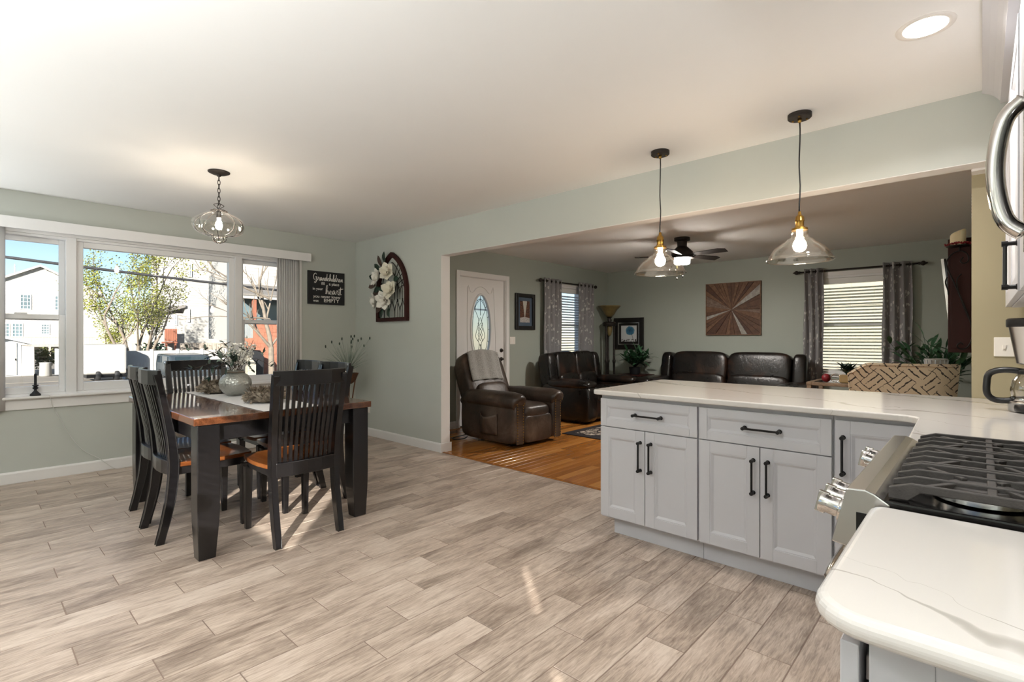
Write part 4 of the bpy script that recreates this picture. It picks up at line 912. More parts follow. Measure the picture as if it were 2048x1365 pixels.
# electric window candle with its cord
wc = thing('window_candle', 'small dark electric candle standing on the window sill', 'candle', (.012, .43, .738))
MB().lathe([(.036, 0), (.037, .006), (.035, .016), (.03, .02), (.018, .034), (.01, .045), (.009, .055), (.018, .062), (.02, .07), (.012, .076), (.014, .082), (.022, .088), (.021, .094), (.01, .096)], 20, (.012, .43, .738)).build('base', 'slate', wc, smooth=True, ang=40)
MB().lathe([(.0095, 0), (.0095, .095), (.004, .098)], 12, (.012, .43, .832)).build('stick', 'slate', wc, smooth=True, ang=40)
MB().lathe([(.004, 0), (.007, .008), (.004, .02), (.001, .028)], 10, (.012, .43, .928)).build('bulb', 'clear_glass', wc, smooth=True)
cp = crom([(.02, .46, .742), (.035, .5, .741), (.054, .52, .73), (.03, .535, .66), (.012, .555, .6), (.012, .60, .50), (.014, .63, .42), (.013, .69, .3), (.014, .76, .2), (.018, .86, .12), (.024, .93, .05), (.035, .985, .004), (.05, 1.08, .004), (.055, 1.16, .004), (.04, 1.19, .006), (.03, 1.25, .005), (.03, 1.5, .005)], 5)
one(MB().tube(cp, .0028, 6), 'lamp_cord', 'cord', 'thin white cord hanging from the window candle to the floor', 'cord', smooth=True)
# ---- slate sign
sg = thing('word_sign', 'black square word sign with white lettering beside the window', 'sign', (.012, 3.1, 1.66))
B(.002, 2.862, 1.662, .026, 3.345, 2.072).build('board', 'slate', sg, bevel=.002)
def text_part(body, size, y, z, shear=0, sx=1.0):
    cu = bpy.data.curves.new('lettering', 'FONT'); cu.body = body; cu.size = size; cu.shear = shear; cu.align_x = 'CENTER'; cu.extrude = .0008; cu.offset = size * .012
    tmp = bpy.data.objects.new('lettering', cu); COL.objects.link(tmp)
    me = bpy.data.meshes.new_from_object(tmp.evaluated_get(bpy.context.evaluated_depsgraph_get())); bpy.data.objects.remove(tmp)
    me.transform(T(.027, y, z) @ Matrix(((0, 0, 1, 0), (1, 0, 0, 0), (0, 1, 0, 0), (0, 0, 0, 1))) @ Matrix.Diagonal((sx, 1, 1, 1)))
    o = bpy.data.objects.new('lettering', me); COL.objects.link(o); off = wloc(sg); me.transform(T(-off.x, -off.y, -off.z)); me.materials.append(MT['white_ink']); o.parent = sg
GL = {'G': ([(.75, .85), (.55, 1.05), (.2, .85), (.08, .45), (.3, .1), (.65, .25), (.72, .5), (.45, .45), (.8, .52), (.78, .1), (.5, -.35), (.25, -.25), (.9, .1)], .95),
      'r': ([(0, .05), (.18, .4), (.15, .5), (.36, .42), (.34, .1), (.52, .05)], .5), 'a': ([(.0, .05), (.45, .4), (.2, .45), (.06, .2), (.2, .02), (.42, .35), (.42, .08), (.58, .08)], .56),
      'n': ([(0, .05), (.1, .4), (.12, .05), (.28, .42), (.38, .36), (.38, .06), (.54, .08)], .52), 'd': ([(0, .05), (.4, .42), (.2, .44), (.06, .2), (.2, .02), (.42, .4), (.52, 1.05), (.42, .1), (.58, .08)], .56),
      'c': ([(0, .05), (.36, .38), (.2, .44), (.06, .22), (.2, .02), (.46, .12)], .44), 'h': ([(0, .05), (.3, .7), (.3, 1.05), (.14, .9), (.1, .02), (.28, .42), (.4, .34), (.4, .06), (.56, .08)], .54),
      'i': ([(0, .05), (.16, .42), (.14, .06), (.3, .08)], .28), 'l': ([(0, .05), (.26, .7), (.24, 1.05), (.1, .8), (.12, .06), (.3, .08)], .28), 'e': ([(0, .05), (.34, .3), (.22, .44), (.06, .22), (.2, .02), (.46, .12)], .44),
      't': ([(0, .05), (.26, .95), (.2, .1), (.42, .1)], .4)}
def script(word, y0, z0, size, rad, stretch=1.0):
    pen = 0; mb = MB(); P = []
    for c_ in word:
        g, adv = GL[c_]; P += [(pen + a, b) for a, b in g]; pen += adv
    pts = crom([(.0268, y0 + a * size * stretch, z0 + b * size) for a, b in P], 4)
    rs = [rad * (1.25 if pts[min(i + 1, len(pts) - 1)].z < pts[i].z else .7) for i in range(len(pts))]
    mb.tube(pts, rs, 5)
    if 't' in word: k = y0 + (pen - .5) * size * stretch; mb.tube([(.0272, k, z0 + .62 * size), (.0272, k + .75 * size * stretch, z0 + .78 * size)], rad, 5)
    o = mb.build('lettering', 'white_ink', sg)
    for v_ in o.data.vertices: v_.co.x = (v_.co.x + wloc(sg).x - .0268) * .25 + .0268 - wloc(sg).x
    return pen * size * stretch
script('Grandchildren', 2.925, 1.955, .085, .0036, .70)
text_part('fill    a place', .05, 3.15, 1.905); text_part('in your', .046, 2.985, 1.838); script('heart', 3.085, 1.79, .105, .0042, .85)
text_part('you never knew', .05, 3.105, 1.742, sx=1.1); text_part('was', .046, 2.96, 1.69); text_part('EMPTY', .062, 3.165, 1.69, sx=1.12)
# ---- arched wall piece with magnolias
ar = thing('arched_wall_decor', 'mahogany arched window frame with wire tracery and white magnolias', 'wall decor', (.865, YB - .02, 1.44))
ax0, ax1, az0, zs_ = .545, 1.187, 1.442, 1.79
def archpts(w0, n=14):
    # pointed arch: each side is a circular arc struck from beyond the other jamb
    cx_ = (ax0 + ax1) / 2; hw = (ax1 - ax0) / 2; h = 2.272 - zs_; r_ = (h * h + hw * hw) / (2 * hw); c0 = cx_ + hw - r_; r_ -= w0; a1 = math.acos(min(1, (cx_ - c0) / r_)); out = []
    for i in range(n + 1):
        t_ = a1 * i / n; out.append((c0 + r_ * math.cos(t_), zs_ + r_ * math.sin(t_)))
    return out
ro, ri = archpts(0), archpts(.048)
mb = MB()
def band(o_, i_):
    q = [(x, z) for x, z in o_]; q2 = [(x, z) for x, z in i_]
    for k in range(len(q) - 1): mb.prism([q[k], q[k + 1], q2[k + 1], q2[k]], 'y', YB - .04, YB - .004)
cxm = (ax0 + ax1) / 2
band(ro, ri); band([(2 * cxm - x, z) for x, z in ro][::-1], [(2 * cxm - x, z) for x, z in ri][::-1])
mb.box(ax1 - .048, YB - .04, az0, ax1, YB - .004, zs_); mb.box(ax0, YB - .04, az0, ax0 + .048, YB - .004, zs_); mb.box(ax0 + .048, YB - .04, az0, ax1 - .048, YB - .004, az0 + .045)
mb.build('frame', 'mahogany', ar)
mb = MB(); wr = .0042; yy = YB - .022; lo = az0 + .045
step = (ax1 - ax0 - .096) / 5
for row in range(3):
    z0_ = lo + row * .21
    for k in range(5 if row < 2 else 5):
        x0_ = ax0 + .048 + k * step; xm_ = x0_ + step / 2; h_ = .2
        if z0_ > 1.9: continue
        mb.tube(crom([(x0_, yy, z0_), (x0_ + step * .06, yy, z0_ + h_ * .5), (xm_, yy, z0_ + h_)], 4), wr, 5); mb.tube(crom([(x0_ + step, yy, z0_), (x0_ + step * .94, yy, z0_ + h_ * .5), (xm_, yy, z0_ + h_)], 4), wr, 5)
        if row < 2: mb.tube([(xm_, yy, z0_ + h_), (xm_, yy, z0_ + h_ + .02)], wr, 5)
for w0 in (.11, .2):
    a_ = archpts(w0); mb.tube([(x, yy, z) for x, z in a_] + [(2 * cxm - x, yy, z) for x, z in a_[::-1]], wr, 5)
    mb.tube([(a_[0][0], yy, lo), (a_[0][0], yy, a_[0][1])], wr, 5)
for k in range(2, 12, 2):
    mb.tube([(ri[k][0], yy, ri[k][1]), (archpts(.2)[k][0], yy, archpts(.2)[k][1])], wr, 5)
mb.build('wire_tracery', 'iron', ar, smooth=True)
def magnolia(x, z, s_, tilt, m):
    rn = random.Random(int(x * 991 + z * 37)); mb = MB(); c = Vector((x, YB - .065, z)); ax_ = Vector((math.sin(tilt) * .5, -1, math.cos(tilt) * .25)).normalized(); u = ax_.orthogonal().normalized(); v = ax_.cross(u)
    for ringi, (n, op, L) in enumerate(((6, 1.15, 1.0), (5, .6, .8))):
        for k in range(n):
            a = 2 * math.pi * k / n + ringi * .5 + rn.uniform(-.15, .15); d = (u * math.cos(a) + v * math.sin(a)) * op + ax_ * (.35 + ringi * .35)
            mb.blade(c, d, ax_, s_ * L * rn.uniform(.85, 1.1), s_ * .75, .35, 5, -.18)
    f = mb.build('magnolia', m, ar, smooth=True, solid=.0015)
    MB().sell(tuple(c + ax_ * s_ * .12), (s_ * .28,) * 3, 1).build('flower_centre', 'dry_brown', f, smooth=True)
for x, z, s_, tl, m in ((.66, 1.975, .115, -.5, 'petal'), (.86, 2.02, .12, .8, 'petal_cream'), (.92, 1.80, .12, .5, 'petal_cream'), (.80, 1.70, .115, 2.2, 'petal'), (.61, 1.70, .11, -2.0, 'petal')): magnolia(x, z, s_ * 1.13, tl, m)
rn = random.Random(4)
for i, (x, z, a, L) in enumerate(((.70, 2.12, 1.9, .14), (.76, 2.16, 1.3, .13), (.66, 2.08, 2.5, .12), (.58, 1.98, 2.9, .13), (.56, 1.9, 3.4, .12), (.66, 1.86, 3.6, .12), (.78, 1.88, 4.4, .12), (.95, 1.93, .1, .12), (.62, 1.8, 3.2, .1), (.78, 1.79, 2.7, .14), (.72, 1.60, 4.6, .13), (.84, 1.6, 5.2, .13), (.70, 1.63, 3.9, .12), (.88, 1.9, 5.4, .1))):
    MB().blade((x, YB - .055, z), (math.cos(a), -.25 + rn.uniform(-.1, .1), math.sin(a)), (0, -1, 0), L, .07, .2, 5, .1).build('leaf', 'leaf_dark' if i % 4 else 'twig', ar, smooth=True, solid=.001)
# outlet, corner plant stand with grass
op_ = thing('wall_outlet', 'white outlet plate on the stub wall below the magnolia arch', 'outlet', (.32, YB - .004, .30))
B(.284, YB - .006, .29, .356, YB - .0005, .41).build('plate', 'plate', op_, bevel=.002)
for z in (.33, .37): B(.303, YB - .008, z - .013, .337, YB - .005, z + .013).build('socket', 'plate', op_)
ps = thing('plant_stand', 'slim wicker and iron plant stand in the corner behind the table', 'plant stand', (.33, 3.22, 0))
for a in range(3):
    q = R(a * 120 + 20); MB().tube(crom([(.33 + .15 * math.cos(q), 3.22 + .15 * math.sin(q), .0), (.33 + .06 * math.cos(q), 3.22 + .06 * math.sin(q), .35), (.33 + .11 * math.cos(q), 3.22 + .11 * math.sin(q), .72)], 5), .008, 6).build('leg', 'wicker', ps, smooth=True)
MB().lathe([(.05, 0), (.09, .03), (.125, .12), (.13, .13), (.118, .13), (.08, .03)], 20, (.33, 3.22, .68)).build('basket', 'wicker', ps, smooth=True)
MB().tube([(.33 + .085 * math.cos(R(k * 20)), 3.22 + .085 * math.sin(R(k * 20)), .33) for k in range(18)], .006, 6, closed=True).build('hoop', 'wicker', ps, smooth=True)
gp = thing('grass_plant', 'wispy grey-green grass plant with seed heads on the wicker stand', 'plant', (.33, 3.22, .70)); rn = random.Random(8)
MB().lathe([(.06, 0), (.085, .04), (.09, .1), (.01, .1)], 16, (.33, 3.22, .712)).build('pot', 'slate', gp, smooth=True, ang=40)
mb = MB(); sd = MB()
for i in range(110):
    a = rn.uniform(0, 6.28); e = rn.uniform(.1, 1.0); L = rn.uniform(.2, .42); b = Vector((.33, 3.22, .81)); d = Vector((math.cos(a) * e, math.sin(a) * e, 1)).normalized()
    q = [b + d * L * t_ + Vector((math.cos(a), math.sin(a), 0)) * (.05 * t_ * t_) - Vector((0, 0, .09 * e * t_ * t_)) for t_ in (0, .35, .7, 1)]
    q = [Vector((max(p.x, .03), min(p.y, YB - .03), p.z)) for p in q]
    mb.tube(q, [.0022, .0018, .0014, .0008], 3)
for i in range(14):
    a = rn.uniform(0, 6.28); e = rn.uniform(.15, .8); L = rn.uniform(.36, .52); b = Vector((.33, 3.22, .81)); d = Vector((math.cos(a) * e, math.sin(a) * e, 1)).normalized(); q = b + d * L; q = Vector((min(max(q.x, .04), .72), min(q.y, YB - .04), q.z)); mb.tube([b, q], .0013, 3); sd.sell(tuple(q), (.018, .018, .04), 1, nu=6, nv=4)
mb.build('grass_blades', 'leaf_pale', gp)['kind'] = 'stuff'; sd.build('seed_heads', 'leaf_dark', gp)['kind'] = 'stuff'

# ---------------------------------------------------------------- living room
# front door with oval leaded glass
do = thing('door_1', None, None, (LX - .02, (DY0 + DY1) / 2, 0)); do['kind'] = 'structure'
oy, oz, oa, ob = 5.105, 1.37, .185, .49
def oval(a, b, n=40): return [(oy + a * math.cos(2 * math.pi * i / n), oz + b * math.sin(2 * math.pi * i / n)) for i in range(n)]
n = 40; mb = MB(); out = []
for i in range(n):
    t_ = 2 * math.pi * i / n; c_, s_ = math.cos(t_), math.sin(t_); hy_, lo_, hi_ = (DY1 - DY0) / 2 - .012, .012, DZ - .008
    k = min([(hy_ + (oy - (DY0 + DY1) / 2) * -math.copysign(1, c_)) / abs(c_) if abs(c_) > 1e-6 else 9, ((hi_ - oz) if s_ > 0 else (oz - lo_)) / abs(s_) if abs(s_) > 1e-6 else 9]); out.append((oy + k * c_, oz + k * s_))
inn = oval(oa + .012, ob + .012)
xf, xb = LX - .03, LX - .075
# corners of the leaf
cor = [(DY1 - .012, DZ - .008), (DY0 + .012, DZ - .008), (DY0 + .012, .012), (DY1 - .012, .012)]
vs = [(xf, a, b) for a, b in inn] + [(xb, a, b) for a, b in inn] + [(xf, a, b) for a, b in cor] + [(xb, a, b) for a, b in cor]
fs = []
for q in range(4):
    seg = [(q * 10 + j) % n for j in range(11)]; c0 = 80 + (q) % 4; c1 = 80 + (q + 1) % 4
    # fan between oval quadrant and leaf corner
    fs += [(seg[j], 80 + q, seg[j + 1]) for j in range(10)] + [(n + seg[j + 1], 84 + q, n + seg[j]) for j in range(10)]
    fs += [(80 + q, 80 + (q + 1) % 4, seg[10]), (n + seg[10], 84 + (q + 1) % 4, 84 + q)]
fs += [(i, (i + 1) % n, n + (i + 1) % n, n + i) for i in range(n)] + [(80 + q, 84 + q, 84 + (q + 1) % 4, 80 + (q + 1) % 4) for q in range(4)]
mb.add(vs, fs); dl = mb.build('door_leaf', 'trim', do)
MB().tube([(xf + .002, a, b) for a, b in oval(oa + .016, ob + .016)], .016, 8, closed=True).build('oval_moulding', 'trim', dl, smooth=True)
MB().tube([(xf + .001, a, b) for a, b in crom([(0, 4.84, .3), (0, 4.84, 1.86), (0, 4.9, 1.9), (0, 4.95, 1.9), (0, 5.02, 1.96), (0, 5.105, 1.985), (0, 5.19, 1.96), (0, 5.26, 1.9), (0, 5.31, 1.9), (0, 5.37, 1.86), (0, 5.37, .3), (0, 4.84, .3)], 4) for a, b in [(a.y, a.z) for a in [Vector((0, a, b)) if False else Vector((0, 0, 0))]]] if False else [(xf + .001, p.y, p.z) for p in crom([(0, 4.84, .3), (0, 4.84, 1.86), (0, 4.9, 1.9), (0, 4.95, 1.9), (0, 5.02, 1.96), (0, 5.105, 1.985), (0, 5.19, 1.96), (0, 5.26, 1.9), (0, 5.31, 1.9), (0, 5.37, 1.86), (0, 5.37, .3), (0, 4.84, .3)], 5)], .008, 6).build('panel_moulding', 'trim', dl, smooth=True)
t = NT('leaded_glass'); v = t.coord('Object'); tr_ = t.n('BsdfTranslucent', None, {'Color': lin('#f4f2ea')}); tp = t.n('BsdfTransparent', None, {'Color': (.95, .95, .93, 1)}); gl_ = t.n('BsdfGlossy', None, {'Roughness': .15})
m1 = t.n('MixShader', None, {0: .4, 1: tp.outputs[0], 2: tr_.outputs[0]}); m2 = t.n('MixShader', None, {0: .06, 1: m1.outputs[0], 2: gl_.outputs[0]}); t.t.links.new(m2.outputs[0], t.out.inputs[0]); MT['leaded_glass'] = t.m
mb = MB(); mb.prism(oval(oa + .006, ob + .006), 'x', xb + .018, xb + .024); og = mb.build('oval_glass', 'leaded_glass', dl)
mb = MB(); xg = xb + .027; wr = .0035
mb.tube([(xg, a, b) for a, b in oval(oa * .82, ob * .9)], wr, 5, closed=True)
for i in range(16):
    a = 2 * math.pi * i / 16; mb.tube([(xg, oy + oa * .82 * math.cos(a), oz + ob * .9 * math.sin(a)), (xg, oy + oa * math.cos(a), oz + ob * math.sin(a))], wr, 5)
for z0, z1, h in ((-.44, .44, .02),):
    mb.tube([(xg, oy, oz - .44), (xg, oy, oz - .22)], wr, 5); mb.tube([(xg, oy, oz + .2), (xg, oy, oz + .44)], wr, 5)
for dz in (-.16, -.08, 0, .08):
    mb.tube([(xg, oy, oz + dz + .09), (xg, oy + .045, oz + dz), (xg, oy, oz + dz - .09), (xg, oy - .045, oz + dz)], wr, 5, closed=True)
for s_ in (-1, 1): mb.tube([(xg, p.y, p.z) for p in crom([(0, oy, oz + .44), (0, oy + s_ * .1, oz + .3), (0, oy + s_ * .03, oz + .12), (0, oy + s_ * .09, oz - .1), (0, oy + s_ * .02, oz - .22), (0, oy + s_ * .08, oz - .42)], 5)], wr, 5)
mb.build('came', 'iron', og, smooth=True)
mb = MB(); mb.box(LX - .15, DY0 - .001, 0, LX + .001, DY0 + .01, DZ); mb.box(LX - .15, DY1 - .01, 0, LX + .001, DY1 + .001, DZ); mb.box(LX - .15, DY0 + .01, DZ - .006, LX + .001, DY1 - .01, DZ + .001); mb.build('jamb', 'trim', do)
mb = MB(); mb.box(LX + .001, DY0 - .062, 0, LX + .018, DY0 + .002, DZ + .07); mb.box(LX + .001, DY1 - .002, 0, LX + .018, DY1 + .068, DZ + .07); mb.box(LX + .001, DY0 + .002, DZ - .002, LX + .018, DY1 - .002, DZ + .07); mb.build('casing', 'trim', do, bevel=.004)
B(LX - .14, DY0, -.0, LX + .0, DY1, .011).build('threshold', 'bronze', do)
for z in (.25, 1.1, 1.87): B(LX - .031, DY0 + .006, z - .05, LX - .022, DY0 + .022, z + .05).build('hinge', 'bronze', dl)
MB().lathe([(.03, 0), (.03, .008), (.02, .012), (.018, .03), (.004, .032)], 20, m=T(xf, 5.523, 1.055) @ RY(90)).build('deadbolt', 'bronze', dl, smooth=True, ang=40)
mb = MB(); mb.lathe([(.03, 0), (.03, .008), (.012, .012), (.012, .045)], 20, m=T(xf, 5.523, .925) @ RY(90)); mb.tube([(xf + .045, 5.523, .925), (xf + .047, 5.45, .93), (xf + .045, 5.41, .92)], .009, 8); mb.build('lever', 'bronze', dl, smooth=True, ang=40)
one(B(1.0 - .22, 4.72, .0, 1.16, 5.5, .012), 'door_mat', 'rug_border', 'dark mat on the floor in front of the door', 'mat')
t = thing('switch_plate', 'white double switch plate beside the front door', 'light switch', (LX, 5.74, 1.15)); B(LX + .0005, 5.682, 1.148, LX + .008, 5.80, 1.262).build('plate', 'plate', t, bevel=.002)
for y in (5.717, 5.765): B(LX + .007, y - .016, 1.173, LX + .011, y + .016, 1.237).build('rocker', 'plate', t)
# street picture
def pic(name, label, ax, at, a0, a1, z0, z1, fw, mw, fm, mm):
    t = thing(name, label, 'picture', ((at, (a0 + a1) / 2, z0) if ax == 'x' else ((a0 + a1) / 2, at, z0)))
    def bx(mb, p0, p1, q0, q1, d0, d1):
        if ax == 'x': mb.box(at + d0, p0, q0, at + d1, p1, q1)
        else: mb.box(p0, at - d1, q0, p1, at - d0, q1)
    mb = MB(); bx(mb, a0, a0 + fw, z0, z1, .002, .035); bx(mb, a1 - fw, a1, z0, z1, .002, .035); bx(mb, a0 + fw, a1 - fw, z0, z0 + fw, .002, .035); bx(mb, a0 + fw, a1 - fw, z1 - fw, z1, .002, .035); mb.build('frame', fm, t, bevel=.005)
    mb = MB(); bx(mb, a0 + fw, a1 - fw, z0 + fw, z1 - fw, .004, .01); mb.build('mat_board', mm, t)
    return t, bx, (a0 + fw + mw, a1 - fw - mw, z0 + fw + mw, z1 - fw - mw)
mat('mat_blue', '#4d5c6b', .8); mat('mat_black', '#14110f', .7)
t, bx, r_ = pic('framed_picture', 'black framed picture of an autumn street beside the front door', 'x', LX, 5.79, 6.25, 1.372, 1.94, .06, .055, 'frame_black', 'mat_blue')
u = NT('street_print'); v = u.coord('Generated'); sx = u.n('SeparateXYZ', None, {0: v}); yy, zz = sx.outputs[1], sx.outputs[2]
nz = u.noise(v, 16, 4, .7); dd = u.math('ABSOLUTE', u.math('SUBTRACT', yy, .5)); side = u.math('GREATER_THAN', u.math('MULTIPLY_ADD', nz, .12, dd), u.math('MULTIPLY_ADD', zz, .26, .02))
c = u.mix(side, '#b9b6ab', u.ramp(nz, [(.4, '#241f1c'), (.52, '#5e3a28'), (.66, '#8d5a3b')])); road = u.math('LESS_THAN', u.math('MULTIPLY_ADD', nz, .08, zz), u.math('MULTIPLY_ADD', dd, -.1, .3))
c = u.mix(road, c, u.ramp(nz, [(.4, '#948e88'), (.6, '#c6c2bd')])); u.p(col=c, rough=.5); MT['street_print'] = u.m
mb = MB(); bx(mb, *r_, .0102, .012); mb.build('print', 'street_print', t)
# flower picture on the back wall
t, bx, r_ = pic('framed_picture', 'black framed picture of a blue flower behind the torchiere lamp', 'y', LY, .92, 1.535, 1.03, 1.62, .085, .0, 'frame_black', 'mat_black')
mb = MB(); a0, a1, z0, z1 = r_; fw = .02
for q in ((a0, a0 + fw, z0, z1), (a1 - fw, a1, z0, z1), (a0 + fw, a1 - fw, z0, z0 + fw), (a0 + fw, a1 - fw, z1 - fw, z1)): bx(mb, *q, .01, .022)
mb.build('inner_frame', 'steel', t)
u = NT('flower_print'); v = u.coord('Generated'); sx = u.n('SeparateXYZ', None, {0: v}); xx, zz = sx.outputs[0], sx.outputs[2]; nz = u.noise(v, 9, 5, .7)
dx_ = u.math('SUBTRACT', xx, .58); dz_ = u.math('SUBTRACT', zz, .68); rr = u.math('SQRT', u.math('ADD', u.math('MULTIPLY', dx_, dx_), u.math('MULTIPLY', dz_, dz_)))
bloom = u.math('LESS_THAN', u.math('MULTIPLY_ADD', nz, .12, rr), .34); stem = u.math('MULTIPLY', u.math('LESS_THAN', u.math('ABSOLUTE', u.math('SUBTRACT', xx, u.math('MULTIPLY_ADD', zz, -.3, .82))), .012), u.math('LESS_THAN', zz, .5))
grass = u.math('MULTIPLY', u.math('LESS_THAN', zz, .16), u.math('GREATER_THAN', nz, .52))
c = u.mix(bloom, '#cfd2d2', u.ramp(u.math('MULTIPLY_ADD', nz, .5, rr), [(.2, '#1e3d55'), (.45, '#3f7596'), (.6, '#7fa3b5')])); c = u.mix(stem, c, '#3a3a38'); c = u.mix(grass, c, '#2d2927'); u.p(col=c, rough=.5); MT['flower_print'] = u.m
mb = MB(); bx(mb, a0 + .06, a1 - .06, z0 + .06, z1 - .06, .0102, .012); mb.build('print', 'flower_print', t)
# starburst wood panel
sb = thing('starburst_art', 'square starburst wall panel of reclaimed wood wedges', 'wall art', (3.115, LY, 1.302))
sx0, sx1, sz0, sz1 = 2.697, 3.533, 1.302, 2.125; cx_, cz_ = 3.10, 1.70
B(sx0, LY - .02, sz0, sx1, LY - .001, sz1).build('backing', 'art_wood_3', sb)
rn = random.Random(31); ang = []; a = 0
while a < 360: ang.append(a); a += rn.choice((7, 9, 11, 14, 8))
def edgept(a):
    c_, s_ = math.cos(R(a)), math.sin(R(a)); k = min((sx1 - cx_) / c_ if c_ > 1e-9 else 9, (sx0 - cx_) / c_ if c_ < -1e-9 else 9, (sz1 - cz_) / s_ if s_ > 1e-9 else 9, (sz0 - cz_) / s_ if s_ < -1e-9 else 9)
    return (cx_ + k * c_, cz_ + k * s_)
pale = {33, 300, 195}
for i, a in enumerate(ang):
    b = ang[i + 1] if i + 1 < len(ang) else 360
    poly = [(cx_, cz_), edgept(a + .35)]
    for c_ in (45.5, 135.2, 224.6, 313.0):
        q = [(sx1, sz1), (sx0, sz1), (sx0, sz0), (sx1, sz0)][int(c_ // 90)]; qa = math.degrees(math.atan2(q[1] - cz_, q[0] - cx_)) % 360
        if a + .35 < qa < b - .35: poly.append(q)
    poly.append(edgept(b - .35)); mi = 4 if any(a <= p < b for p in pale) else rn.choice((0, 0, 1, 1, 2, 3)); dpt = rn.uniform(.03, .042)
    MB().prism(poly, 'y', LY - dpt, LY - .0205).build('wedge', 'art_wood_%d' % mi, sb)
mb = MB(); w_ = .012; mb.box(sx0 - w_, LY - .045, sz0 - w_, sx0, LY - .001, sz1 + w_); mb.box(sx1, LY - .045, sz0 - w_, sx1 + w_, LY - .001, sz1 + w_); mb.box(sx0, LY - .045, sz0 - w_, sx1, LY - .001, sz0); mb.box(sx0, LY - .045, sz1, sx1, LY - .001, sz1 + w_); mb.build('edge_frame', 'art_wood_1', sb)
# living-room windows, blinds, curtains; generic in a local frame: u along wall, d into the room
def lwindow(n, P, u0, u1, z0, z1, label, tilt, group):
    """P(u, d, z) -> world"""
    def bxx(mb, a0, a1, q0, q1, d0, d1):
        A, C_ = P(a0, d0, q0), P(a1, d1, q1); mb.box(min(A[0], C_[0]), min(A[1], C_[1]), q0, max(A[0], C_[0]), max(A[1], C_[1]), q1)
    w_ = thing('window_%d' % n, None, None, P((u0 + u1) / 2, -.05, z0)); w_['kind'] = 'structure'
    mb = MB(); f = .03
    for q in ((u0, u0 + f, z0, z1), (u1 - f, u1, z0, z1), (u0 + f, u1 - f, z0, z0 + f), (u0 + f, u1 - f, z1 - f, z1)): bxx(mb, *q, -.15, -.001)
    bxx(mb, u0 + f, u1 - f, (z0 + z1) / 2 - .02, (z0 + z1) / 2 + .02, -.13, -.09); mb.build('window_frame', 'vinyl', w_)
    mb = MB(); bxx(mb, u0 + f, u1 - f, z0 + f, (z0 + z1) / 2 - .02, -.105, -.1); mb.build('pane', 'pane', w_)
    mb = MB(); bxx(mb, u0 + f, u1 - f, (z0 + z1) / 2 + .02, z1 - f, -.12, -.115); mb.build('pane', 'pane', w_)
    mb = MB()
    for q in ((u0 - .06, u0, z0 - .05, z1 + .06), (u1, u1 + .06, z0 - .05, z1 + .06), (u0, u1, z1, z1 + .06), (u0, u1, z0 - .06, z0)): bxx(mb, *q, .001, .015)
    bxx(mb, u0 - .07, u1 + .07, z0 - .02, z0, .001, .045); mb.build('casing', 'trim', w_, bevel=.003)
    b_ = thing('slat_blind', label, 'blind', P((u0 + u1) / 2, -.04, z0), group=group)
    mb = MB(); bxx(mb, u0 + f + .004, u1 - f - .004, z1 - f - .085, z1 - f - .004, -.065, -.008); mb.build('head_rail', 'blind', b_, bevel=.003)
    k = int((z1 - z0 - .2) / .045); 
    ux = Vector(P(1, 0, 0)) - Vector(P(0, 0, 0)); dn = Vector(P(0, 1, 0)) - Vector(P(0, 0, 0)); L = u1 - u0 - 2 * f - .012
    me = None
    for i in range(k):
        z = z0 + .085 + i * .045; c_ = Vector(P((u0 + u1) / 2, -.036, z))
        if me is None:
            ct, st_ = math.cos(R(tilt)), math.sin(R(tilt)); dv = dn * ct + Vector((0, 0, 1)) * st_; nv = dn * -st_ + Vector((0, 0, 1)) * ct; mb = MB(); vv = []
            for s1 in (-1, 1):
                for e, up_ in ((-.025, 0), (0, .0025), (.025, 0)):
                    vv.append(ux * s1 * L / 2 + dv * e + nv * up_)
                for e, up_ in ((.025, -.0025), (0, 0), (-.025, -.0025)): vv.append(ux * s1 * L / 2 + dv * e + nv * up_)
            mb.add(vv, [tuple(range(6)), tuple(range(11, 5, -1))] + [(j, 6 + j, 6 + (j + 1) % 6, (j + 1) % 6) for j in range(6)])
            o = mb.build('slat', 'blind', b_, local=True); me = o.data
        else: o = bpy.data.objects.new('slat', me); COL.objects.link(o); o.parent = b_
        o.location = c_ - wloc(b_)
    mb = MB(); bxx(mb, u0 + f + .004, u1 - f - .004, z0 + f + .004, z0 + f + .028, -.058, -.014); mb.build('bottom_rail', 'blind', b_, bevel=.003)
    for q in (.2, .5, .8): 
        uu = u0 + (u1 - u0) * q; MB().tube([P(uu, -.008, z1 - .1), P(uu, -.008, z0 + .05)], .0012, 4).build('ladder_cord', 'blind', b_)
def curtain(P, u0, u1, z0, z1, label, group, nf=5):
    mb = MB(); ph = rnd.uniform(0, 1)
    mb.grid(lambda a, b: P(u0 + a * (u1 - u0) + .008 * math.sin(9 * b + a * 20), .075 + .038 * math.sin(a * nf * 2 * math.pi + .5) * (1 - .15 * math.sin(b * 3)) , z0 + b * (z1 - z0)), nf * 12, 14)
    t = thing('curtain', label, 'curtain', P((u0 + u1) / 2, .075, z0), group=group)
    mb.build('cloth', 'curtain', t, smooth=True, solid=.002)
    for i in range(nf * 2):
        a = (i + .5) / (nf * 2) ; uu = u0 + a * (u1 - u0); d_ = Vector(P(1, 0, 0)) - Vector(P(0, 0, 0)); c_ = Vector(P(uu, .075, z1 - .045))
        n_ = d_.cross(Vector((0, 0, 1))); MB().tube([c_ + (n_ * math.cos(R(q * 30)) + Vector((0, 0, 1)) * math.sin(R(q * 30))) * .021 for q in range(12)], .004, 5, closed=True).build('grommet', 'bronze', t, smooth=True)
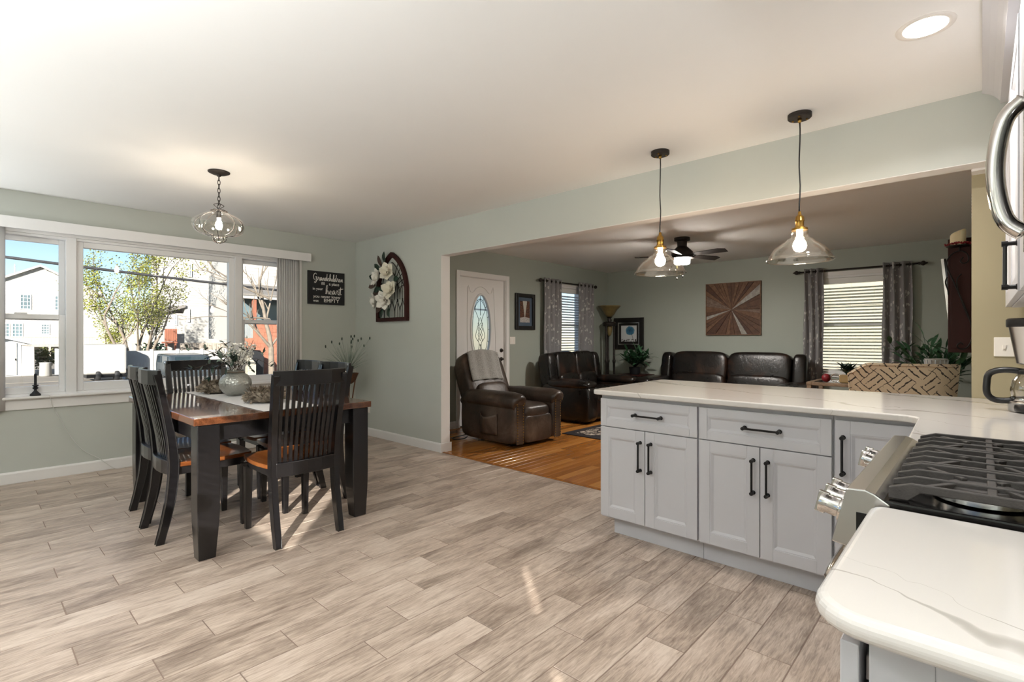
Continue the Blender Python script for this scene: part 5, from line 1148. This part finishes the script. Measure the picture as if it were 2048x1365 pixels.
def rod(P, u0, u1, z, label):
    t = thing('curtain_rod', label, 'curtain rod', P((u0 + u1) / 2, .075, z))
    MB().tube([P(u0 + .06, .075, z), P(u1 - .06, .075, z)], .012, 10).build('rod', 'bronze', t, smooth=True)
    for u_, s_ in ((u0, 1), (u1, -1)):
        pr = [(.0, .002), (.012, .01), (.022, .014), (.04, .03), (.055, .032), (.07, .022), (.08, .014), (.09, .02), (.1, .014)]
        mb = MB(); mb.tube([P(u_ + s_ * (a - .02), .075, z) for a, r_ in pr], [r_ for a, r_ in pr], 12); mb.build('finial', 'bronze', t, smooth=True)
        MB().tube([P(u_ + s_ * .13, .001, z), P(u_ + s_ * .13, .075, z)], .008, 8).build('bracket', 'bronze', t, smooth=True)
PL = lambda u, d, z: (LX + d, u, z)
PB = lambda u, d, z: (u, LY - d, z)
lwindow(4, PL, LWY0, LWY1, LWZ0, LWZ1, 'white slatted blind in the window behind the loveseat', 20, 'slatted blinds')
lwindow(5, PB, BWX0, BWX1, BWZ0, BWZ1, 'white slatted blind in the back window behind the patterned chair', 20, 'slatted blinds')
rod(PL, 6.30, 7.95, 2.18, 'dark curtain rod above the window behind the loveseat')
rod(PB, 4.02, 5.54, 2.205, 'dark curtain rod above the back window')
curtain(PL, 6.40, 6.87, .06, 2.225, 'grey patterned curtain panel beside the street picture', 'grey curtain panels', 4)
curtain(PL, 7.36, 7.84, .06, 2.225, 'grey patterned curtain panel beside the corner lamp', 'grey curtain panels', 4)
curtain(PB, 4.15, 4.40, .06, 2.25, 'grey patterned curtain panel at the end of the long sofa', 'grey curtain panels', 3)
curtain(PB, 5.085, 5.40, .06, 2.25, 'grey patterned curtain panel nearest the leafy corner plant', 'grey curtain panels', 3)
# recliner, local frame: front +x, origin at floor centre
rc = thing('recliner', 'brown leather recliner with nailhead trim near the opening', 'armchair', (1.80, 4.58, 0), -3)
def P_(mb, name, m, par, **k): return mb.build(name, m, par, local=True, smooth=True, **k)
for s_ in (-1, 1):
    mb = MB(); mb.sell((.0, s_ * .315, .29), (.98, .17, .52), .22, .3, 32, 12); P_(mb, 'side_panel', 'leather_brown', rc)
    mb = MB(); pts = [(-.47, s_ * .32, .42), (-.4, s_ * .325, .5), (-.25, s_ * .325, .515), (.1, s_ * .325, .52), (.38, s_ * .325, .52), (.475, s_ * .325, .51), (.5, s_ * .325, .5)]
    mb.tube(crom(pts, 3), [.06] + [.085] * 3 + [.1] * 3 + [.106] * 3 + [.108] * 3 + [.104] * 3 + [.095, .08, .05], 18); P_(mb, 'arm', 'leather_brown', rc)
    mb = MB()
    for z in range(15):
        for yy in (s_ * .275, s_ * .365): mb.sell((.494, yy, .06 + z * .03), (.012, .012, .012), 1, nu=6, nv=4)
    for z in range(9): a = math.pi * z / 8; mb.sell((.505, s_ * .325 + .06 * math.cos(a), .5 + .06 * math.sin(a)), (.012, .012, .012), 1, nu=6, nv=4)
    mb.build('nailheads', 'brass', rc, local=True, smooth=True)['kind'] = 'stuff'
    mb = MB(); mb.box(.478, s_ * .32 - .06, .05, .491, s_ * .32 + .06, .5); mb.build('front_facing', 'leather_brown', rc, local=True, bevel=.006)
mb = MB(); mb.sell((.16, 0, .38), (.64, .47, .2), .35, .5, 32, 12); P_(mb, 'seat_cushion', 'leather_brown', rc)
mb = MB(); mb.sell((.42, 0, .2), (.13, .47, .32), .25, .35, 28, 12); P_(mb, 'footrest', 'leather_brown', rc)
mb = MB(); mb.box(-.45, -.25, .04, .42, .25, .3); mb.build('base_frame', 'black_metal', rc, local=True)
bm_ = T(-.36, 0, .36) @ RY(-24)
mb = MB(); mb.sell((.0, 0, .38), (.24, .70, .72), .38, .45, 40, 20, bm_); P_(mb, 'backrest', 'leather_brown', rc)
mb = MB(); mb.sell((-.11, 0, .34), (.14, .62, .66), .3, .3, 32, 14, bm_); P_(mb, 'back_shell', 'leather_brown', rc)
mb = MB(); mb.sell((.1, 0, .16), (.16, .5, .26), .5, .5, 28, 12, bm_); P_(mb, 'lumbar_pad', 'leather_brown', rc)
mb = MB(); mb.grid(lambda a, b: (-.1 + a * .3, -.404 - .065 * math.sin(math.pi * a) * (.35 + .65 * b) - .004, .12 + b * (.25 - .045 * math.sin(math.pi * a))), 14, 8); P_(mb, 'side_pocket', 'leather_brown', rc, solid=.006)
mb = MB(); mb.tube(crom([(-.38, -.3, .07), (-.46, -.38, .03), (-.5, -.5, .012), (-.42, -.55, .012), (-.36, -.45, .012), (-.4, -.36, .02)], 4), .006, 6); P_(mb, 'power_cable', 'black_plastic', rc)
# crocheted throw over the recliner back
th = thing('throw_blanket', 'grey crocheted throw draped over the brown recliner back', 'blanket', (1.80, 4.58, 0), -3)
def thr(u, v):
    y = -.27 + u * .52 + .02 * math.sin(v * 5); a, h, c = .132, .372, .385
    s_ = v * 1.05     # arc position from behind, over the top, down the front
    if s_ < .25: q = (-.125 - .0, 0, .5 + s_ * .95)
    elif s_ < .5: w_ = (s_ - .25) / .25 * math.pi; q = (-.125 * math.cos(w_), 0, .7375 + .02 * math.sin(w_) - .02 * abs(u - .5))
    else: q = (.132 + .012 * math.sin(u * 19), 0, .7375 - (s_ - .5) * .74)
    ed = abs(u - .5) * 2; q = (q[0], y, q[2] - .035 * ed ** 3 * (1 if .2 < s_ < .6 else .3))
    return bm_ @ Vector(q)
mb = MB(); mb.grid(thr, 26, 40); P_(mb, 'cloth', 'throw', th, solid=.012)
# dark leather loveseat (faces +x) and sofa (faces -y)
def sofa(name, label, loc, rz, W, D, cushions, wing=True):
    t = thing(name, label, 'sofa', loc, rz); hw = W / 2     # local: faces +x, width along y
    mb = MB(); mb.box(-D / 2 + .08, -hw + .12, .05, D / 2 - .12, hw - .12, .3); mb.build('base', 'leather_dark', t, local=True, bevel=.03, seg=3)
    aw = .25
    for s_ in (-1, 1):
        mb = MB(); mb.sell((.05, s_ * (hw - aw / 2), .29), (D - .12, aw, .54), .25, .3, 32, 12); P_(mb, 'arm', 'leather_dark', t)
        mb = MB(); mb.sell((.1, s_ * (hw - aw / 2), .565), (D - .24, aw + .05, .14), .4, .7, 32, 12); P_(mb, 'arm_pad', 'leather_dark', t)
    iw = W - 2 * aw; cw = iw / cushions
    for i in range(cushions):
        y = -iw / 2 + cw * (i + .5)
        mb = MB(); mb.sell((.12, y, .39), (D - .34, cw * .99, .2), .3, .5, 32, 12); P_(mb, 'seat_cushion', 'leather_dark', t)
        mb = MB(); mb.sell((.37, y, .2), (.14, cw * .98, .3), .25, .35, 24, 12); P_(mb, 'footrest', 'leather_dark', t)
        mm = T(-D / 2 + .2, y, .42) @ RY(-9); mb = MB(); mb.sell((.0, 0, .36), (.26, cw * 1.0, .5), .3, .4, 36, 14, mm); mb.sell((.04, 0, .12), (.24, cw * .97, .3), .35, .5, 30, 12, mm); P_(mb, 'back_cushion', 'leather_dark', t)
    for s_ in (-1, 1):
        mm = T(-D / 2 + .19, s_ * (iw / 2 + .09), .42) @ RY(-9) @ RZ(s_ * 8); mb = MB(); mb.sell((0, 0, .33), (.27, .19, .52), .45, .45, 24, 14, mm); P_(mb, 'wing', 'leather_dark', t)
    mb = MB(); mb.box(-D / 2, -iw / 2 - .1, .12, -D / 2 + .12, iw / 2 + .1, .84, T(0, 0, 0)); mb.build('back_panel', 'leather_dark', t, local=True, bevel=.05, seg=4)
    return t
sofa('loveseat', 'dark leather loveseat under the side window', (1.50, 6.76, 0), 0, 1.52, 1.02, 2)
sofa('sofa', 'long dark leather sofa along the back wall under the starburst panel', (3.17, 7.72, 0), -90, 2.30, 1.08, 2)
# side table with leafy plant in the corner, coaster figure
st_ = thing('side_table', 'dark wooden side table between the loveseat and the sofa', 'side table', (1.55, 8.08, 0))
B(1.30, 7.84, .575, 1.80, 8.34, .60).build('tabletop', 'mahogany', st_, bevel=.006)
for x in (1.34, 1.76):
    for y in (7.88, 8.30): MB().lathe([(.022, 0), (.016, .1), (.024, .3), (.018, .45), (.026, .574)], 10, (x, y, 0)).build('leg', 'mahogany', st_, smooth=True)
def leafy(name, label, x, y, z, R0, n, L, Wd, m, seed, pot=True, up=.7, potm='slate'):
    t = thing(name, label, 'plant', (x, y, z)); rn = random.Random(seed)
    if pot: MB().lathe([(.07, 0), (.09, .03), (.1, .12), (.105, .13), (.095, .13), (.01, .12)], 20, (x, y, z)).build('pot', potm, t, smooth=True, ang=40)
    mb = MB(); sm = MB(); zz = z + (.12 if pot else 0)
    for i in range(n):
        a = rn.uniform(0, 6.28); e = rn.uniform(.15, 1.0); l_ = R0 * rn.uniform(.6, 1.1); b = Vector((x, y, zz)); d = Vector((math.cos(a) * e, math.sin(a) * e, up)).normalized(); q = b + d * l_
        sm.tube([b, b + d * l_ * .6 + Vector((0, 0, .02)), q], .003, 4)
        for k in range(5):
            p = b + d * l_ * (.45 + .13 * k); w_ = d * .8 + Vector((rn.gauss(0, .6), rn.gauss(0, .6), rn.gauss(0, .3))); mb.blade(p, w_, (0, 0, 1), L * rn.uniform(.7, 1.2), Wd, .15, 4, .25)
    lim = lambda p: (max(p[0], LX + .03) if x < 3 else min(p[0], LR - .03), min(p[1], LY - .03), p[2])
    mb.v = [lim(p) for p in mb.v]; sm.v = [lim(p) for p in sm.v]
    sm.build('stems', 'leaf_dark', t, smooth=True); mb.build('leaves', m, t, smooth=True)['kind'] = 'stuff'
leafy('leafy_plant', 'green leafy potted plant on the side table before the flower picture', 1.58, 8.03, .601, .33, 34, .16, .055, 'leaf', 3)
# rug
rg_ = thing('area_rug', 'patterned area rug with dark border before the loveseat', 'rug', (3.3, 6.25, 0))
B(2.07, 5.27, .0005, 4.55, 7.15, .010).build('border', 'rug_border', rg_); B(2.19, 5.39, .0102, 4.43, 7.03, .0115).build('field', 'rug', rg_)
# torchiere
tx_, ty_ = 1.02, 8.10
to = thing('torchiere_lamp', 'bronze torchiere floor lamp with amber glass bowl in the corner', 'lamp', (tx_, ty_, 0))
u = NT('amber_glass'); u.p(col=u.ramp(u.noise(u.coord('Object'), 9, 4), [(.3, '#6d5d38'), (.7, '#8c7b50')]), rough=.35, trans=.1); MT['amber_glass'] = u.m
MB().lathe([(.16, 0), (.165, .02), (.13, .04), (.05, .06), (.04, .09)], 28, (tx_, ty_, .001)).build('base', 'bronze', to, smooth=True, ang=40)
for a in (20, 140, 260):
    x, y = tx_ + .085 * math.cos(R(a)), ty_ + .085 * math.sin(R(a)); MB().lathe([(.018, .06), (.024, .08), (.02, .1), (.02, .78), (.029, .8), (.029, .83), (.02, .85), (.02, 1.42), (.022, 1.44), (.026, 1.47), (.02, 1.5), (.01, 1.55), (.002, 1.57)], 14, (x, y, 0)).build('column', 'bronze', to, smooth=True, ang=50)
MB().lathe([(.11, 1.46), (.125, 1.48), (.125, 1.52), (.1, 1.54)], 24, (tx_, ty_, 0)).build('collar', 'bronze', to, smooth=True, ang=40)
MB().lathe([(.004, 1.27), (.03, 1.3), (.05, 1.37), (.055, 1.44), (.04, 1.47)], 18, (tx_, ty_, 0)).build('amber_drop', 'amber_glass', to, smooth=True)
MB().lathe([(.03, 1.53), (.045, 1.57), (.03, 1.61), (.06, 1.63)], 18, (tx_, ty_, 0)).build('neck', 'bronze', to, smooth=True, ang=50)
MB().lathe([(.04, 1.625), (.09, 1.68), (.13, 1.75), (.19, 1.815), (.215, 1.835), (.205, 1.835), (.18, 1.81), (.12, 1.755), (.03, 1.64)], 32, (tx_, ty_, 0)).build('bowl', 'amber_glass', to, smooth=True)
# ceiling fan
fx, fy = 3.30, 6.13
fn = thing('ceiling_fan', 'dark bronze hugger ceiling fan with lit glass drum', 'fan', (fx, fy, H))
MB().lathe([(.095, 0), (.095, -.035), (.06, -.045), (.058, -.11), (.1, -.15), (.128, -.18), (.13, -.235), (.1, -.245)], 32, (fx, fy, H - .0005)).build('motor_housing', 'bronze', fn, smooth=True, ang=45)
MB().lathe([(.13, 0), (.142, -.004), (.142, -.016), (.1, -.024)], 32, (fx, fy, H - .2445)).build('light_collar', 'bronze', fn, smooth=True, ang=45)
MB().lathe([(.092, 0), (.096, -.012), (.094, -.05), (.085, -.062), (.01, -.066)], 32, (fx, fy, H - .268)).build('glass_drum', 'fan_lens', fn, smooth=True, ang=50)
for i in range(5):
    a = -8.25 + i * 72; m = T(fx, fy, H - .225) @ RZ(a) @ RX(-14)
    b_ = MB().box(.11, -.02, -.004, .2, .02, .004, m).build('blade_arm', 'bronze', fn)
    MB().prism([(.17, -.045), (.5, -.062), (.58, -.03), (.57, .062), (.17, .045)], 'z', -.004, .004, m).build('blade', 'bronze', b_, bevel=.002)
for dx_, L in ((-.035, .24), (.04, .22)):
    c_ = MB().tube([(fx + dx_, fy - .07, H - .26), (fx + dx_, fy - .07, H - .26 - L)], .0016, 5).build('pull_chain', 'brass', fn); MB().lathe([(.006, 0), (.009, .012), (.006, .028)], 8, (fx + dx_, fy - .07, H - .29 - L)).build('chain_knob', 'bronze', c_, smooth=True)
l = bpy.data.lights.new('fan_light', 'AREA'); l.shape = 'DISK'; l.size = .17; l.energy = 24; l.color = (1, .96, .9)
o = bpy.data.objects.new('fan_light', l); COL.objects.link(o); o.parent = fn; o.location = (0, 0, -.345)
# patterned accent chair, back toward the kitchen
ac = thing('accent_chair', 'cream armchair with dark brush-stroke pattern, back to the kitchen', 'armchair', (5.53, 5.62, 0), 8)
def shell(u, v, o_):
    a = (u - .5) * 2; hw = .325 + .05 * v; x = a * hw; y = -.28 - .06 * v + .16 * abs(a) ** 3 + (o_ * .07)
    top = 1.01 - .0 * abs(a) ** 4 - .16 * max(0, -a - .62) ** 1.2 * 2
    z = .28 + v * (top - .28); return (x, y, z)
mb = MB(); nu, nv = 24, 12; mb.grid(lambda u, v: shell(u, v, 0), nu, nv); k = len(mb.v); mb.grid(lambda u, v: shell(u, v, 1.4), nu, nv)
mb.f = [f if i < nu * nv else f[::-1] for i, f in enumerate(mb.f)]; ring = [i for i in range(nu + 1)] + [j * (nu + 1) + nu for j in range(1, nv + 1)] + [nv * (nu + 1) + i for i in range(nu - 1, -1, -1)] + [j * (nu + 1) for j in range(nv - 1, 0, -1)]
mb.f += [(ring[(i + 1) % len(ring)], ring[i], k + ring[i], k + ring[(i + 1) % len(ring)])[::-1] for i in range(len(ring))]
mb.build('backrest', 'brush_cloth', ac, local=True, smooth=True, ang=50, bevel=.015, seg=3)
mb = MB(); mb.sell((0, .07, .38), (.58, .62, .2), .3, .4); P_(mb, 'seat_cushion', 'brush_cloth', ac)
for s_ in (-1, 1):
    mb = MB(); mb.sell((s_ * .315, .08, .44), (.11, .6, .36), .3, .4); P_(mb, 'arm', 'brush_cloth', ac)
    for y in (-.24, .32): MB().tube([(s_ * .3, y, .3), (s_ * .32, y * 1.08, 0)], [.025, .014], 10).build('leg', 'black_wood', ac, local=True, smooth=True, ang=50)
# glass end table by the back window with small decor
et = thing('end_table', 'low end table with glass top below the back window', 'end table', (4.72, 7.55, 0))
mb = MB(); frame_rect(mb, 0, 0, 0, 0, 0, 0, 0); mb = MB()
for q in ((4.44, 7.2, 4.5, 7.9), (5.06, 7.2, 5.12, 7.9), (4.5, 7.2, 5.06, 7.26), (4.5, 7.84, 5.06, 7.9)): mb.box(q[0], q[1], .65, q[2], q[3], .69)
mb.build('top_frame', 'old_wood', et, bevel=.006); B(4.5, 7.26, .675, 5.06, 7.84, .688).build('glass_top', 'table_glass', et)
for x in (4.47, 5.09):
    for y in (7.23, 7.87): B(x - .025, y - .025, 0, x + .025, y + .025, .65).build('leg', 'old_wood', et, bevel=.004)
leafy('succulent', 'spiky dark succulent in a tan square pot on the end table', 4.845, 7.35, .79, .10, 16, .12, .03, 'leaf_dark', 6, pot=False, up=1.0)
one(MB().prism([(4.78, 7.285), (4.91, 7.285), (4.91, 7.415), (4.78, 7.415)], 'z', .691, .79), 'tan_planter', 'ceramic_tan', 'tan square planter under the succulent on the end table', 'planter', bevel=.012)
one(MB().sell((4.635, 7.33, .743), (.1, .1, .105), 1), 'ornament', 'red_berry', 'small round reddish ornament on the end table', 'ornament', smooth=True)
one(MB().tube([(4.735 + .05 * math.cos(R(a * 15)), 7.32, .747 + .05 * math.sin(R(a * 15))) for a in range(24)], .006, 8, closed=True), 'ring_ornament', 'chrome', 'small silver ring ornament between the red ornament and the planter', 'ornament', smooth=True)
one(MB().lathe([(.04, 0), (.04, .17), (.005, .175)], 20, (4.97, 7.6, .691)), 'pillar_candle', 'ceramic_tan', 'tan pillar candle on the end table against the blind', 'candle', smooth=True, ang=40)
# corner plant on a low stand, white basket
cs = thing('low_stand', 'low dark red stand in the far right corner', 'stand', (5.68, 7.6, 0)); B(5.42, 7.3, .38, 5.95, 7.9, .42).build('top', 'mahogany', cs, bevel=.005)
for x in (5.46, 5.91):
    for y in (7.35, 7.85): B(x - .02, y - .02, 0, x + .02, y + .02, .38).build('leg', 'mahogany', cs)
leafy('palm_plant', 'bushy palm-leaved potted plant in the far right corner', 5.66, 7.62, .421, .72, 34, .22, .05, 'leaf', 17, up=1.3)
bk = thing('striped_basket', 'small white striped basket behind the patterned chair', 'basket', (5.74, 6.35, .92))
MB().lathe([(.07, 0), (.088, .07), (.09, .12), (.084, .12), (.075, .06), (.01, .01)], 24, (5.74, 6.35, .922)).build('body', 'siding_white', bk, smooth=True)
for i in range(16): a = R(i * 22.5); MB().tube([(5.74 + .078 * math.cos(a), 6.35 + .078 * math.sin(a), .945), (5.74 + .0915 * math.cos(a), 6.35 + .0915 * math.sin(a), 1.03)], .005, 5).build('stripe', 'shed_grey', bk)
pd = thing('pedestal_table', 'narrow pedestal behind the patterned chair holding the striped basket', 'table', (5.74, 6.35, 0)); MB().lathe([(.14, 0), (.14, .02), (.03, .04), (.03, .89), (.12, .905), (.12, .92)], 20, (5.74, 6.35, 0.0005)).build('stem', 'mahogany', pd, smooth=True, ang=40)
# wall box, iron sconce with candle, flat television, all on the right wall
wb = thing('wall_cabinet_box', 'dark mahogany narrow wall cabinet on the living room right wall', 'cabinet', (5.94, 5.5, 1.12))
B(5.862, 5.35, 1.125, LR - .001, 5.75, 2.03).build('body', 'mahogany', wb, bevel=.006); B(5.88, 5.342, 1.16, LR - .02, 5.35, 1.99).build('side_panel', 'mahogany', wb, bevel=.003)
sc = thing('iron_sconce', 'black scrolled iron candle sconce in front of the mahogany box', 'sconce', (5.93, 5.28, 1.15))
mb = MB(); X0 = 5.87
S = lambda P, r=.005: mb.tube([(p.x, 5.28, p.z) for p in crom([(a, 0, b) for a, b in P], 5)], r, 6)
S([(5.955, 1.87), (5.94, 1.84), (5.96, 1.82), (5.985, 1.84), (5.98, 1.89), (5.94, 1.92), (5.89, 1.90), (5.86, 1.85), (5.862, 1.80), (5.90, 1.68), (5.96, 1.5), (6.0, 1.35), (6.008, 1.25), (5.98, 1.17), (5.94, 1.155), (5.92, 1.18), (5.94, 1.205), (5.955, 1.19)])
S([(5.945, 1.74), (5.92, 1.70), (5.925, 1.62), (5.96, 1.48), (6.0, 1.36)]); S([(5.86, 1.72), (5.85, 1.68), (5.865, 1.62), (5.868, 1.58)])
mb.tube([(5.935, 5.28, 1.92), (5.935, 5.28, 1.955)], .006, 6); mb.box(6.0, 5.265, 1.78, LR - .0005, 5.295, 1.86); mb.build('scroll', 'iron', sc, smooth=True)
MB().lathe([(.01, 0), (.07, .002), (.076, .008), (.07, .01), (.01, .008)], 24, (5.925, 5.28, 1.953)).build('candle_plate', 'iron', sc, smooth=True)
rb = thing('berry_ring', 'dark red berry ring around the candle on the sconce', 'wreath', (5.925, 5.28, 1.963)); mb = MB(); rn = random.Random(2)
for i in range(120): a = rn.uniform(0, 6.28); q = rn.uniform(.05, .078); mb.sell((5.925 + q * math.cos(a), 5.28 + q * math.sin(a), 1.968 + rn.uniform(0, .014)), (.012,) * 3, 1, nu=6, nv=4)
mb.build('berries', 'red_berry', rb, smooth=True)['kind'] = 'stuff'
cn = thing('pillar_candle', 'cream pillar candle in the berry ring on the sconce', 'candle', (5.925, 5.28, 1.964)); mb = MB(); mb.lathe([(.047, 0), (.048, .003), (.048, .1), (.04, .108), (.02, .098), (.004, .096)], 28, (5.925, 5.28, 1.964)); 
mb.v = [(x, y, z + (.02 * ((x - 5.925) / .048) if z > 2.04 else 0)) for x, y, z in mb.v]; mb.build('wax', 'candle', cn, smooth=True, ang=50); MB().tube([(5.925, 5.28, 2.05), (5.926, 5.281, 2.075)], .0015, 5).build('wick', 'twig', cn)
tv = thing('television', 'flat television on a tilted wall bracket beyond the mahogany box', 'television', (5.85, 6.6, 1.2)); m = T(5.84, 6.65, 1.6) @ RY(-5)
MB().box(-.016, -.62, -.36, .016, .62, .36, m).build('screen_body', 'black_gloss', tv, bevel=.004); mb = MB(); mb.box(-.02, -.626, -.36, .0, -.6205, .36, m); mb.box(-.02, .6205, -.36, 0, .626, .36, m); mb.build('edge_trim', 'steel', tv)
MB().box(5.86, 6.55, 1.5, LR - .001, 6.75, 1.7).build('bracket', 'black_metal', tv)
vn = thing('wall_vent', 'white grille vent high on the living room right wall', 'vent', (LR - .01, 6.0, 2.15)); B(LR - .012, 5.2, 2.13, LR - .0005, 5.55, 2.36).build('plate', 'trim', vn, bevel=.003)
for i in range(8): B(LR - .018, 5.23, 2.16 + i * .024, LR - .012, 5.52, 2.168 + i * .024).build('louvre', 'shed_grey', vn)
